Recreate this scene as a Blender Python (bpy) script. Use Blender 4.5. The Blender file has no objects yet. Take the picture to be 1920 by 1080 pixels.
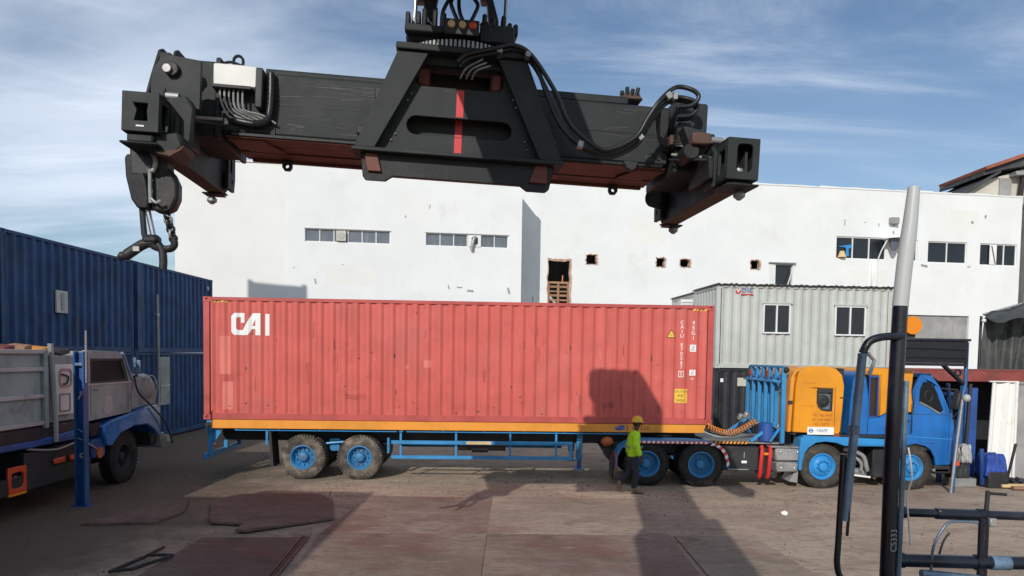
import bpy, bmesh, math, random
from mathutils import Vector, Matrix, Euler
from mathutils import noise as mnoise
from mathutils.geometry import tessellate_polygon
random.seed(11)
SC = bpy.context.scene
COL = SC.collection
R = math.radians
PI = math.pi

# ------------------------------------------------------------------ camera
EYE = 3.05
cam = bpy.data.cameras.new('camera')
cam.sensor_width = 36.0
FPX = 1380.0
cam.lens = 36.0 * FPX / 1920.0
PITCH = R(2.7); ROLL = 0.015
cam.shift_y = (666.0 + FPX * math.tan(PITCH) - 540.0) / 1920.0
cam.clip_start = 0.05; cam.clip_end = 2000.0
camo = bpy.data.objects.new('camera', cam); COL.objects.link(camo)
_r = Vector((1, 0, 0)); _u = Vector((0, math.sin(PITCH), math.cos(PITCH))); _f = Vector((0, math.cos(PITCH), -math.sin(PITCH)))
_R = _r * math.cos(ROLL) + _u * math.sin(ROLL); _U = _u * math.cos(ROLL) - _r * math.sin(ROLL)
cm = Matrix.Identity(4)
for i in range(3):
    cm[i][0] = _R[i]; cm[i][1] = _U[i]; cm[i][2] = -_f[i]; cm[i][3] = (0, 0, EYE)[i]
camo.matrix_world = cm
SC.camera = camo

# ------------------------------------------------------------------ sun and sky
LIGHT = Vector((0.62, 1.82, -1.0)).normalized()          # low sun behind the machine, from the left
sun = bpy.data.lights.new('sun', 'SUN'); sun.energy = 3.2; sun.angle = R(0.5); sun.color = (1.0, 0.96, 0.895)
suno = bpy.data.objects.new('sun', sun); COL.objects.link(suno)
suno.rotation_euler = LIGHT.to_track_quat('-Z', 'Y').to_euler(); suno.location = (-20, -40, 30)
SC.view_settings.view_transform = 'Standard'; SC.view_settings.look = 'None'
SC.view_settings.exposure = 0.0; SC.view_settings.gamma = 1.0; SC.view_settings.use_curve_mapping = False
try:
    SC.cycles.max_bounces = 6; SC.cycles.use_denoising = True
except Exception:
    pass
W = bpy.data.worlds.new('World'); SC.world = W; W.use_nodes = True
nt = W.node_tree; nt.nodes.clear()
def wn(t, **k):
    n = nt.nodes.new(t)
    for a, b in k.items(): setattr(n, a, b)
    return n
sky = wn('ShaderNodeTexSky', sky_type='NISHITA', sun_disc=False)
sky.sun_elevation = math.asin(-LIGHT.z); sky.sun_rotation = math.atan2(-LIGHT.x, -LIGHT.y)
sky.air_density = 1.0; sky.dust_density = 0.4; sky.ozone_density = 2.6
bg = wn('ShaderNodeBackground'); bg.inputs['Strength'].default_value = 0.099
outw = wn('ShaderNodeOutputWorld')
tc = wn('ShaderNodeTexCoord')
sep = wn('ShaderNodeSeparateXYZ'); nt.links.new(tc.outputs['Generated'], sep.inputs[0])
def wmath(op, a, b=None, c=None):
    n = wn('ShaderNodeMath', operation=op)
    for i, q in enumerate((a, b, c)):
        if q is None: continue
        if isinstance(q, (int, float)): n.inputs[i].default_value = q
        else: nt.links.new(q, n.inputs[i])
    return n.outputs[0]
# clouds: direction projected onto a high flat layer, streaky noise
zz = wmath('MAXIMUM', wmath('ADD', sep.outputs['Z'], 0.12), 0.05)
cx_ = wmath('DIVIDE', sep.outputs['X'], zz); cy_ = wmath('DIVIDE', sep.outputs['Y'], zz)
comb = wn('ShaderNodeCombineXYZ'); nt.links.new(cx_, comb.inputs[0]); nt.links.new(cy_, comb.inputs[1])
def cloud(scale, rot, stretch, lo, hi, loc, detail=6, rough=0.55, dist=0.6):
    m = wn('ShaderNodeMapping'); nt.links.new(comb.outputs[0], m.inputs['Vector'])
    m.inputs['Rotation'].default_value = (0, 0, rot); m.inputs['Scale'].default_value = (stretch, 1, 1); m.inputs['Location'].default_value = loc
    n = wn('ShaderNodeTexNoise'); nt.links.new(m.outputs[0], n.inputs['Vector'])
    n.inputs['Scale'].default_value = scale; n.inputs['Detail'].default_value = detail; n.inputs['Roughness'].default_value = rough; n.inputs['Distortion'].default_value = dist
    r = wn('ShaderNodeMapRange'); r.interpolation_type = 'SMOOTHSTEP'
    nt.links.new(n.outputs['Fac'], r.inputs['Value']); r.inputs['From Min'].default_value = lo; r.inputs['From Max'].default_value = hi
    return r.outputs[0]
c1 = cloud(0.50, 0.5, 0.55, 0.40, 0.70, (11.2, 4.0, 0))
c2 = cloud(1.1, -0.5, 0.30, 0.47, 0.78, (8.0, 14.2, 0), 9, 0.64, 1.2)
c3 = cloud(0.22, 0.2, 0.8, 0.42, 0.75, (1.3, 9.0, 0), 4)
cl = wmath('MINIMUM', wmath('ADD', wmath('MULTIPLY', c1, 0.68), wmath('ADD', wmath('MULTIPLY', c2, 0.46), wmath('MULTIPLY', c3, 0.28))), 0.95)
mixw = wn('ShaderNodeMix', data_type='RGBA')
clm = wmath('MULTIPLY', cl, wmath('MINIMUM', wmath('MAXIMUM', wmath('MULTIPLY', sep.outputs['Z'], 30.0), 0.0), 1.0))
nt.links.new(clm, mixw.inputs['Factor']); nt.links.new(sky.outputs[0], mixw.inputs['A']); mixw.inputs['B'].default_value = (9.2, 10.1, 11.4, 1)
nt.links.new(mixw.outputs['Result'], bg.inputs['Color']); nt.links.new(bg.outputs[0], outw.inputs['Surface'])

# ------------------------------------------------------------------ mesh helpers
class MB:
    def __init__(s): s.v = []; s.f = []
    def add(s, vs, fs):
        n = len(s.v); s.v += [tuple(v) for v in vs]; s.f += [tuple(i + n for i in f) for f in fs]; return s
    def box(s, x0, x1, y0, y1, z0, z1):
        v = [(x0, y0, z0), (x1, y0, z0), (x1, y1, z0), (x0, y1, z0), (x0, y0, z1), (x1, y0, z1), (x1, y1, z1), (x0, y1, z1)]
        return s.add(v, [(0, 3, 2, 1), (4, 5, 6, 7), (0, 1, 5, 4), (1, 2, 6, 5), (2, 3, 7, 6), (3, 0, 4, 7)])
    def cbox(s, c, size, rot=(0, 0, 0)):
        m = Euler(rot).to_matrix(); q = MB().box(-size[0]/2, size[0]/2, -size[1]/2, size[1]/2, -size[2]/2, size[2]/2)
        return s.add([tuple(Vector(c) + m @ Vector(v)) for v in q.v], q.f)
    def beam(s, p, q, w, h, up=(0, 0, 1)):
        p = Vector(p); q = Vector(q); d = (q - p).normalized(); up = Vector(up)
        if abs(d.dot(up)) > .98: up = Vector((0, 1, 0))
        a = d.cross(up).normalized() * w / 2; b = a.cross(d).normalized() * h / 2
        v = [p - a - b, p + a - b, p + a + b, p - a + b, q - a - b, q + a - b, q + a + b, q - a + b]
        return s.add(v, [(0, 1, 2, 3), (7, 6, 5, 4), (0, 4, 5, 1), (1, 5, 6, 2), (2, 6, 7, 3), (3, 7, 4, 0)])
    def tube(s, pts, r, n=8, cap=True):
        pts = [Vector(p) for p in pts]; rs = r if isinstance(r, (list, tuple)) else [r] * len(pts)
        rings = []; prev = None
        for i, p in enumerate(pts):
            t = (pts[min(i + 1, len(pts) - 1)] - pts[max(i - 1, 0)]).normalized()
            if prev is None:
                ref = Vector((0, 0, 1)) if abs(t.z) < .9 else Vector((1, 0, 0)); a = t.cross(ref).normalized()
            else: a = (prev - t * prev.dot(t)).normalized()
            b = t.cross(a); prev = a
            rings.append([p + (a * math.cos(2 * PI * k / n) + b * math.sin(2 * PI * k / n)) * rs[i] for k in range(n)])
        v = [x for rg in rings for x in rg]; f = []
        for i in range(len(pts) - 1):
            for k in range(n): f.append((i * n + k, i * n + (k + 1) % n, (i + 1) * n + (k + 1) % n, (i + 1) * n + k))
        if cap: f.append(tuple(reversed(range(n)))); f.append(tuple((len(pts) - 1) * n + k for k in range(n)))
        return s.add(v, f)
    def cyl(s, p, q, r, r2=None, n=16): return s.tube([p, q], [r, r if r2 is None else r2], n)
    def plate(s, loops, axis, a, b):
        """flat outline with holes, extruded from a to b along axis"""
        def P(u, w, d): return {'y': (u, d, w), 'x': (d, u, w), 'z': (u, w, d)}[axis]
        tris = tessellate_polygon([[Vector((u, w, 0)) for u, w in lp] for lp in loops])
        flat = [q for lp in loops for q in lp]; n = len(flat)
        v = [P(u, w, a) for u, w in flat] + [P(u, w, b) for u, w in flat]
        f = [tuple(t) for t in tris] + [tuple(i + n for i in reversed(t)) for t in tris]
        o = 0
        for lp in loops:
            k = len(lp)
            for i in range(k): j = (i + 1) % k; f.append((o + i, o + j, o + j + n, o + i + n))
            o += k
        return s.add(v, f)
    def lathe(s, prof, c=(0, 0, 0), axis='y', n=32):
        v = []; f = []; c = Vector(c)
        for r, h in prof:
            for k in range(n):
                A = 2 * PI * k / n; u = r * math.cos(A); w = r * math.sin(A)
                v.append(c + Vector({'y': (u, h, w), 'z': (u, w, h), 'x': (h, u, w)}[axis]))
        for i in range(len(prof) - 1):
            for k in range(n): f.append((i * n + k, i * n + (k + 1) % n, (i + 1) * n + (k + 1) % n, (i + 1) * n + k))
        return s.add(v, f)
    def ball(s, c, r, n=12, m=8, sc=(1, 1, 1)):
        c = Vector(c); v = []; f = []
        for i in range(m + 1):
            t = PI * i / m
            for k in range(n):
                A = 2 * PI * k / n
                v.append(c + Vector((r * sc[0] * math.sin(t) * math.cos(A), r * sc[1] * math.sin(t) * math.sin(A), r * sc[2] * math.cos(t))))
        for i in range(m):
            for k in range(n): f.append((i * n + k, (i + 1) * n + k, (i + 1) * n + (k + 1) % n, i * n + (k + 1) % n))
        return s.add(v, f)
    def mesh(s, name, mat=None, smooth=32, inv=None):
        me = bpy.data.meshes.new(name)
        vs = s.v if inv is None else [tuple(inv @ Vector(v)) for v in s.v]
        me.from_pydata(vs, [], s.f)
        bm = bmesh.new(); bm.from_mesh(me)
        bmesh.ops.remove_doubles(bm, verts=bm.verts, dist=1e-5)
        bmesh.ops.recalc_face_normals(bm, faces=bm.faces)
        bm.to_mesh(me); bm.free()
        if smooth:
            me.polygons.foreach_set('use_smooth', [True] * len(me.polygons)); me.set_sharp_from_angle(angle=R(smooth))
        if mat is not None: me.materials.append(mat)
        me.update(); return me
    def build(s, name, mat, parent=None, bevel=0.0, smooth=32, world=False, kind=None, seg=1):
        inv = None
        if world and parent is not None: inv = parent.matrix_basis.inverted()
        o = bpy.data.objects.new(name, s.mesh(name, mat, smooth, inv)); COL.objects.link(o)
        if parent is not None: o.parent = parent
        if bevel:
            b = o.modifiers.new('bevel', 'BEVEL'); b.width = bevel; b.segments = seg; b.limit_method = 'ANGLE'; b.angle_limit = R(35)
        if kind: o['kind'] = kind
        return o

def tag(o, label, cat, group=None):
    o['label'] = label; o['category'] = cat
    if group: o['group'] = group
    return o
def thing(name, label, cat, loc=(0, 0, 0), rot=(0, 0, 0), group=None):
    o = bpy.data.objects.new(name, None); COL.objects.link(o); o.empty_display_size = .2
    o.matrix_basis = Matrix.Translation(loc) @ (rot if isinstance(rot, Matrix) else Euler(rot).to_matrix().to_4x4())
    return tag(o, label, cat, group)
def struct(name, mb, mat, **k):
    o = mb.build(name, mat, **k); o['kind'] = 'structure'; return o
def rrect(x0, x1, z0, z1, r, n=5):
    out = []
    for cx, cz, a0 in ((x1 - r, z0 + r, -PI/2), (x1 - r, z1 - r, 0), (x0 + r, z1 - r, PI/2), (x0 + r, z0 + r, PI)):
        for k in range(n + 1): a = a0 + PI/2 * k / n; out.append((cx + r * math.cos(a), cz + r * math.sin(a)))
    return out
def rect(x0, x1, z0, z1): return [(x0, z0), (x1, z0), (x1, z1), (x0, z1)]
def circle(cx, cz, r, n=16): return [(cx + r * math.cos(2*PI*k/n), cz + r * math.sin(2*PI*k/n)) for k in range(n)]
def smooth_path(pts, k=5):
    pts = [Vector(p) for p in pts]; out = []
    for i in range(len(pts) - 1):
        p0 = pts[max(i-1, 0)]; p1 = pts[i]; p2 = pts[i+1]; p3 = pts[min(i+2, len(pts)-1)]
        for j in range(k):
            t = j / k
            out.append(0.5 * ((2*p1) + (p2-p0)*t + (2*p0-5*p1+4*p2-p3)*t*t + (3*p1-p0-3*p2+p3)*t**3))
    out.append(pts[-1]); return out

# ------------------------------------------------------------------ lettering (made first, while the scene is small)
TXT = {}
def make_text(s, size=1.0):
    cu = bpy.data.curves.new('lettering', 'FONT'); cu.body = s; cu.size = size; cu.align_x = 'CENTER'; cu.align_y = 'CENTER'; cu.resolution_u = 3
    o = bpy.data.objects.new('lettering', cu); COL.objects.link(o)
    dg = bpy.context.evaluated_depsgraph_get()
    me = bpy.data.meshes.new_from_object(o.evaluated_get(dg))
    v = [tuple(q.co) for q in me.vertices]; f = [tuple(p.vertices) for p in me.polygons]
    bpy.data.objects.remove(o); bpy.data.curves.remove(cu); bpy.data.meshes.remove(me)
    return v, f
for s_ in list('CAIU8705675G4') + ['CAUTION', "9'6\"", 'HIGH', 'OSG', 'TEC : 022 54 47', 'KF - VVF 0860 -', 'KZ - 054770', '=SAFE', 'DE', '4310', '20', 'BC', 'YARD', '45', 'PCS33', 'CS333', 'SWL 40 T', 'DANGER']:
    TXT[s_] = make_text(s_)
def put_text(mb, s, x, z, h, y, sx=1.0):
    v, f = TXT[s]; mb.add([(x + p[0] * h * sx, y, z + p[1] * h) for p in v], f)

# ------------------------------------------------------------------ materials
def mat(name, col, rough=.6, metal=0., var=.16, scale=1.4, dirt=None, damt=.0, dscale=2.2, streak=None, samt=.0, chips=None, camt=.0, cscale=9., bump=.12, bscale=40., spec=.5, coat=0., trans=0., fade=0.):
    m = bpy.data.materials.new(name); m.use_nodes = True; t = m.node_tree; N = t.nodes; L = t.links
    b = N['Principled BSDF']; b.inputs['Roughness'].default_value = rough; b.inputs['Metallic'].default_value = metal
    b.inputs['Specular IOR Level'].default_value = spec; b.inputs['Coat Weight'].default_value = coat
    tcn = N.new('ShaderNodeTexCoord'); oi = N.new('ShaderNodeObjectInfo')
    va = N.new('ShaderNodeVectorMath'); va.operation = 'SCALE'; va.inputs[0].default_value = (37., 91., 53.); L.new(oi.outputs['Random'], va.inputs['Scale'])
    vb = N.new('ShaderNodeVectorMath'); vb.operation = 'ADD'; L.new(tcn.outputs['Object'], vb.inputs[0]); L.new(va.outputs[0], vb.inputs[1])
    src = vb.outputs[0]
    def noise(sc, det=5, stretch=(1, 1, 1), rg=.6):
        mp = N.new('ShaderNodeMapping'); mp.inputs['Scale'].default_value = stretch; L.new(src, mp.inputs['Vector'])
        n = N.new('ShaderNodeTexNoise'); n.inputs['Scale'].default_value = sc; n.inputs['Detail'].default_value = det; n.inputs['Roughness'].default_value = rg
        L.new(mp.outputs[0], n.inputs['Vector']); return n.outputs['Fac']
    def rng(v, a, bb, c=0., d=1.):
        r = N.new('ShaderNodeMapRange'); r.interpolation_type = 'SMOOTHSTEP'; L.new(v, r.inputs['Value'])
        for k, q in zip(('From Min', 'From Max', 'To Min', 'To Max'), (a, bb, c, d)): r.inputs[k].default_value = q
        return r.outputs[0]
    def mix(fac, A, B, mode='MIX'):
        x = N.new('ShaderNodeMix'); x.data_type = 'RGBA'; x.blend_type = mode
        if isinstance(fac, float): x.inputs['Factor'].default_value = fac
        else: L.new(fac, x.inputs['Factor'])
        for k, q in (('A', A), ('B', B)):
            if isinstance(q, tuple): x.inputs[k].default_value = q[:3] + (1,)
            else: L.new(q, x.inputs[k])
        return x.outputs['Result']
    c = tuple(col)
    lo = tuple(q * (1 - var) for q in c); hi = tuple(min(1, q * (1 + var)) for q in c)
    base = mix(rng(noise(scale), .3, .7), lo, hi)
    if fade: base = mix(rng(noise(scale * .6, 3), .45, .75, 0, fade), base, tuple(min(1, q * .5 + .3) for q in c))
    if dirt and damt: base = mix(rng(noise(dscale, 7, rg=.68), .62 - .3 * damt, .80 - .1 * damt, 0, min(1, .35 + damt)), base, dirt)
    if streak and samt: base = mix(rng(noise(5.5, 4, (1, 1, .09)), .62 - .25 * samt, .85, 0, min(1, .3 + samt)), base, streak)
    if chips and camt: base = mix(rng(noise(cscale, 8, rg=.7), .70 - .18 * camt, .735 - .18 * camt), base, chips)
    L.new(base, b.inputs['Base Color'])
    rr = N.new('ShaderNodeMapRange'); L.new(noise(scale * 3), rr.inputs['Value']); rr.inputs['To Min'].default_value = max(.02, rough - .12); rr.inputs['To Max'].default_value = min(1, rough + .12)
    L.new(rr.outputs[0], b.inputs['Roughness'])
    if bump:
        bp = N.new('ShaderNodeBump'); bp.inputs['Strength'].default_value = bump; bp.inputs['Distance'].default_value = .02
        L.new(noise(bscale, 4), bp.inputs['Height']); L.new(bp.outputs[0], b.inputs['Normal'])
    if trans:
        b.inputs['Transmission Weight'].default_value = trans
    return m
RUST = (.11, .045, .022); DUST = (.30, .24, .18)
M = dict(
    red=mat('faded red container paint', (.565, .105, .083), .55, var=.09, dirt=(.40, .07, .055), damt=.28, dscale=1.6, streak=(.33, .065, .05), samt=.3, chips=(.11, .05, .04), camt=.16, cscale=11, fade=.08, bump=.05, bscale=9),
    redframe=mat('red frame paint', (.46, .075, .065), .55, var=.14, dirt=(.25, .05, .04), damt=.4, chips=(.10, .05, .04), camt=.25, cscale=10, bump=.06),
    patch=mat('repainted patch', (.68, .19, .15), .6, var=.06, bump=.03),
    white=mat('white lettering paint', (.80, .80, .78), .6, var=.05, chips=(.5, .12, .1), camt=.12, cscale=14, bump=0),
    label=mat('yellow label', (.80, .50, .06), .5, var=.06, bump=0),
    ink=mat('black print', (.03, .027, .025), .6, var=.1, bump=0),
    inkred=mat('dark red print', (.34, .05, .02), .6, var=.1, bump=0),
    inkblue=mat('blue print', (.03, .10, .34), .6, var=.1, bump=0),
    orange=mat('orange paint', (.74, .29, .035), .42, var=.10, dirt=(.40, .15, .03), damt=.25, streak=(.42, .17, .04), samt=.15, bump=.03, bscale=12),
    orangecab=mat('glossy orange cab paint', (.72, .285, .014), .30, var=.09, dirt=(.45, .18, .03), damt=.28, streak=(.50, .20, .03), samt=.25, bump=.02, bscale=6, coat=.3),
    blue=mat('bright blue frame paint', (.04, .24, .50), .5, spec=.35, var=.16, dirt=(.05, .12, .22), damt=.3, chips=(.12, .07, .05), camt=.12, bump=.05),
    bluerim=mat('blue rim paint', (.03, .20, .42), .5, var=.15, dirt=(.09, .10, .11), damt=.45, bump=.05),
    bluecab=mat('glossy blue cab paint', (.010, .135, .44), .28, var=.2, dirt=(.04, .10, .22), damt=.35, streak=(.03, .09, .22), samt=.35, bump=.03, bscale=5, coat=.35),
    bluelight=mat('light blue fender paint', (.03, .25, .56), .38, var=.14, dirt=(.08, .16, .26), damt=.35, bump=.03),
    navy=mat('navy container paint', (.020, .062, .160), .6, spec=.25, var=.3, dirt=(.035, .065, .12), damt=.4, dscale=1.2, streak=(.045, .075, .125), samt=.5, chips=(.10, .05, .035), camt=.10, fade=0., bump=.12, bscale=4),
    tyre=mat('dusty tyre rubber', (.075, .066, .057), .9, var=.3, dirt=(.26, .21, .165), damt=.75, dscale=5, bump=.3, spec=.2),
    tyremid=mat('grey brown tyre rubber', (.048, .043, .038), .85, var=.25, dirt=(.14, .115, .09), damt=.5, dscale=5, bump=.2, spec=.2),
    tyreblack=mat('black tyre rubber', (.022, .021, .021), .8, var=.25, dirt=(.075, .065, .055), damt=.4, dscale=5, bump=.2, spec=.3),
    black=mat('black chassis steel', (.020, .021, .024), .6, var=.3, dirt=(.06, .05, .04), damt=.45, bump=.1),
    blackpaint=mat('glossy black paint', (.006, .007, .011), .28, var=.3, dirt=(.03, .03, .035), damt=.2, bump=.05, coat=.2),
    char=mat('charcoal machine paint', (.027, .031, .031), .62, spec=.28, var=.16, dirt=(.055, .054, .050), damt=.3, dscale=1.8, streak=(.025, .025, .025), samt=.25, chips=(.12, .10, .08), camt=.07, cscale=12, bump=.06, bscale=14),
    char2=mat('greasy charcoal steel', (.020, .021, .022), .5, spec=.3, var=.3, dirt=(.06, .05, .04), damt=.35, bump=.15, bscale=18),
    primer=mat('red oxide telescopic beam', (.15, .042, .028), .6, var=.2, dirt=(.12, .045, .03), damt=.4, bump=.08),
    rustmud=mat('rusty underside steel', (.10, .052, .037), .75, var=.25, dirt=(.07, .045, .035), damt=.45, bump=.15),
    redtape=mat('red stripe tape', (.62, .045, .05), .5, var=.08, bump=.02),
    cabinet=mat('pale cabinet paint', (.66, .66, .62), .5, var=.06, dirt=(.5, .48, .43), damt=.2, bump=.02),
    steel=mat('bright worn steel', (.52, .53, .54), .32, .9, var=.12, bump=.04),
    zinc=mat('dull zinc steel', (.34, .34, .33), .5, .4, var=.15, dirt=(.16, .14, .12), damt=.35, bump=.08),
    hose=mat('black rubber hose', (.014, .014, .015), .38, var=.3, dirt=(.07, .05, .035), damt=.25, bump=.05, bscale=60),
    wall=mat('white painted wall', (.725, .745, .74), .85, var=.035, scale=.5, dirt=(.62, .63, .61), damt=.28, dscale=.7, streak=(.60, .61, .60), samt=.16, bump=.08, bscale=3),
    wall2=mat('white painted wall, older coat', (.73, .735, .71), .85, var=.03, scale=.5, dirt=(.68, .67, .63), damt=.25, dscale=.7, bump=.08, bscale=3),
    dark=mat('dark interior', (.02, .02, .022), .9, var=.3, bump=0),
    brick=mat('broken brick', (.46, .31, .24), .9, var=.3, scale=8, dirt=(.62, .55, .48), damt=.4, dscale=9, bump=.5, bscale=30),
    wood=mat('rough timber', (.30, .17, .10), .8, var=.25, dirt=(.14, .09, .06), damt=.3, bump=.2),
    plank=mat('pale timber', (.62, .44, .22), .75, var=.15, bump=.15),
    glass=mat('dark window glass', (.012, .015, .020), .22, var=.2, bump=0, spec=.7),
    glassgrey=mat('dusty louvre glass', (.12, .14, .165), .25, var=.15, streak=(.25, .27, .29), samt=.5, bump=.03),
    frame=mat('white window frame', (.74, .75, .74), .5, var=.05, dirt=(.5, .49, .46), damt=.2, bump=.02),
    alu=mat('grey aluminium frame', (.42, .43, .44), .45, .3, var=.1, bump=.02),
    cabin=mat('pale grey cabin paint', (.47, .49, .455), .5, var=.07, dirt=(.36, .37, .34), damt=.3, streak=(.30, .30, .27), samt=.3, chips=(.22, .15, .11), camt=.06, bump=.06, bscale=6),
    roofdark=mat('dark roof sheet', (.045, .050, .055), .6, var=.25, dirt=(.15, .13, .11), damt=.3, bump=.05),
    blackbox=mat('black container paint', (.020, .022, .027), .5, var=.3, dirt=(.06, .06, .06), damt=.4, streak=(.05, .05, .05), samt=.4, bump=.1, bscale=6),
    silver=mat('dusty silver grey body', (.30, .34, .33), .6, 0., spec=.25, var=.15, dirt=(.13, .135, .125), damt=.45, streak=(.15, .155, .145), samt=.4, bump=.08, bscale=7),
    silverlt=mat('pale grey panel', (.42, .42, .41), .5, .1, var=.12, dirt=(.22, .21, .19), damt=.35, bump=.06),
    bluedull=mat('dull blue chassis paint', (.02, .07, .26), .45, var=.25, dirt=(.03, .05, .09), damt=.4, bump=.08),
    bluepost=mat('blue post paint', (.015, .095, .25), .4, var=.25, dirt=(.03, .06, .12), damt=.45, streak=(.02, .04, .09), samt=.4, chips=(.3, .33, .36), camt=.14, cscale=8, bump=.06),
    redlamp=mat('red orange lamp plastic', (.62, .07, .02), .35, var=.1, bump=0),
    amber=mat('amber reflector', (.75, .24, .01), .3, var=.06, bump=0),
    grey=mat('grey cement render', (.30, .30, .29), .9, var=.14, dirt=(.18, .175, .165), damt=.4, dscale=1.0, streak=(.20, .20, .19), samt=.4, bump=.2, bscale=8),
    beige=mat('beige render', (.55, .52, .45), .85, var=.08, dirt=(.4, .37, .32), damt=.3, bump=.1),
    terra=mat('terracotta roof edge', (.30, .10, .06), .8, var=.2, bump=.15),
    orangepipe=mat('orange plastic pipe', (.62, .20, .11), .5, var=.1, bump=0),
    tarp=mat('dark grey tarpaulin', (.055, .06, .058), .6, var=.25, dirt=(.13, .13, .12), damt=.4, streak=(.10, .10, .095), samt=.4, bump=.25, bscale=4),
    rustred=mat('rust red container paint', (.25, .055, .045), .65, var=.2, dirt=(.11, .045, .035), damt=.45, chips=RUST, camt=.25, bump=.12),
    curtain=mat('white door panel', (.78, .77, .73), .6, var=.05, dirt=(.55, .5, .4), damt=.25, chips=(.3, .22, .15), camt=.06, bump=.05),
    skin=mat('dark skin', (.085, .042, .028), .5, var=.1, bump=.03),
    hivis=mat('lime high visibility cloth', (.42, .78, .015), .75, var=.14, scale=7, dirt=(.30, .55, .02), damt=.25, dscale=8, bump=.5, bscale=16),
    refl=mat('grey reflective tape', (.30, .36, .30), .4, .3, var=.08, bump=0),
    denim=mat('dark navy trousers', (.022, .026, .040), .85, var=.25, scale=7, dirt=(.07, .065, .06), damt=.3, dscale=7, bump=.5, bscale=18),
    boot=mat('tan work boot leather', (.20, .125, .062), .7, var=.2, scale=9, dirt=(.10, .07, .045), damt=.35, bump=.2),
    helmet=mat('yellow helmet plastic', (.78, .44, .02), .35, var=.06, scale=6, bump=0, coat=.2),
    hair=mat('black hair', (.01, .009, .009), .8, bump=.2),
    paper=mat('white paper', (.8, .8, .78), .8, bump=0),
    padred=mat('red painted tube', (.55, .03, .03), .4, var=.12, dirt=(.2, .03, .03), damt=.25, bump=.04),
    brown=mat('brown tinted panel', (.035, .022, .018), .3, var=.2, bump=0),
    coilor=mat('orange coiled hose', (.62, .22, .04), .4, var=.1, bump=0),
    copper=mat('orange rusty bowl', (.40, .10, .03), .5, var=.2, bump=.1),
    acwhite=mat('white air conditioner', (.74, .75, .74), .5, var=.05, bump=0),
    poleupper=mat('pale grey pole paint', (.46, .48, .47), .45, var=.08, dirt=(.35, .36, .35), damt=.3, bump=.03),
    bluecloth=mat('blue tarpaulin cloth', (.02, .06, .30), .7, var=.25, scale=5, dirt=(.03, .05, .12), damt=.4, bump=.4, bscale=12),
    glassdull=mat('dirty dark cab glass', (.014, .016, .018), .5, spec=.12, var=.2, dirt=(.04, .04, .038), damt=.3, bump=0),
    grit=mat('brown grit', (.20, .16, .125), .9, var=.35, spec=.1, bump=0),
    scratch=mat('scratched paint', (.058, .057, .054), .6, var=.2, bump=.05),
    scuffblue=mat('scuffed blue grey tube', (.16, .24, .33), .35, .3, var=.3, scale=6, dirt=(.05, .08, .12), damt=.5, dscale=5, bump=.08),
    railblack=mat('navy black rail paint', (.008, .010, .018), .3, var=.3, dirt=(.05, .06, .075), damt=.25, chips=(.3, .32, .34), camt=.06, cscale=10, bump=.05, coat=.2),
)

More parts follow.
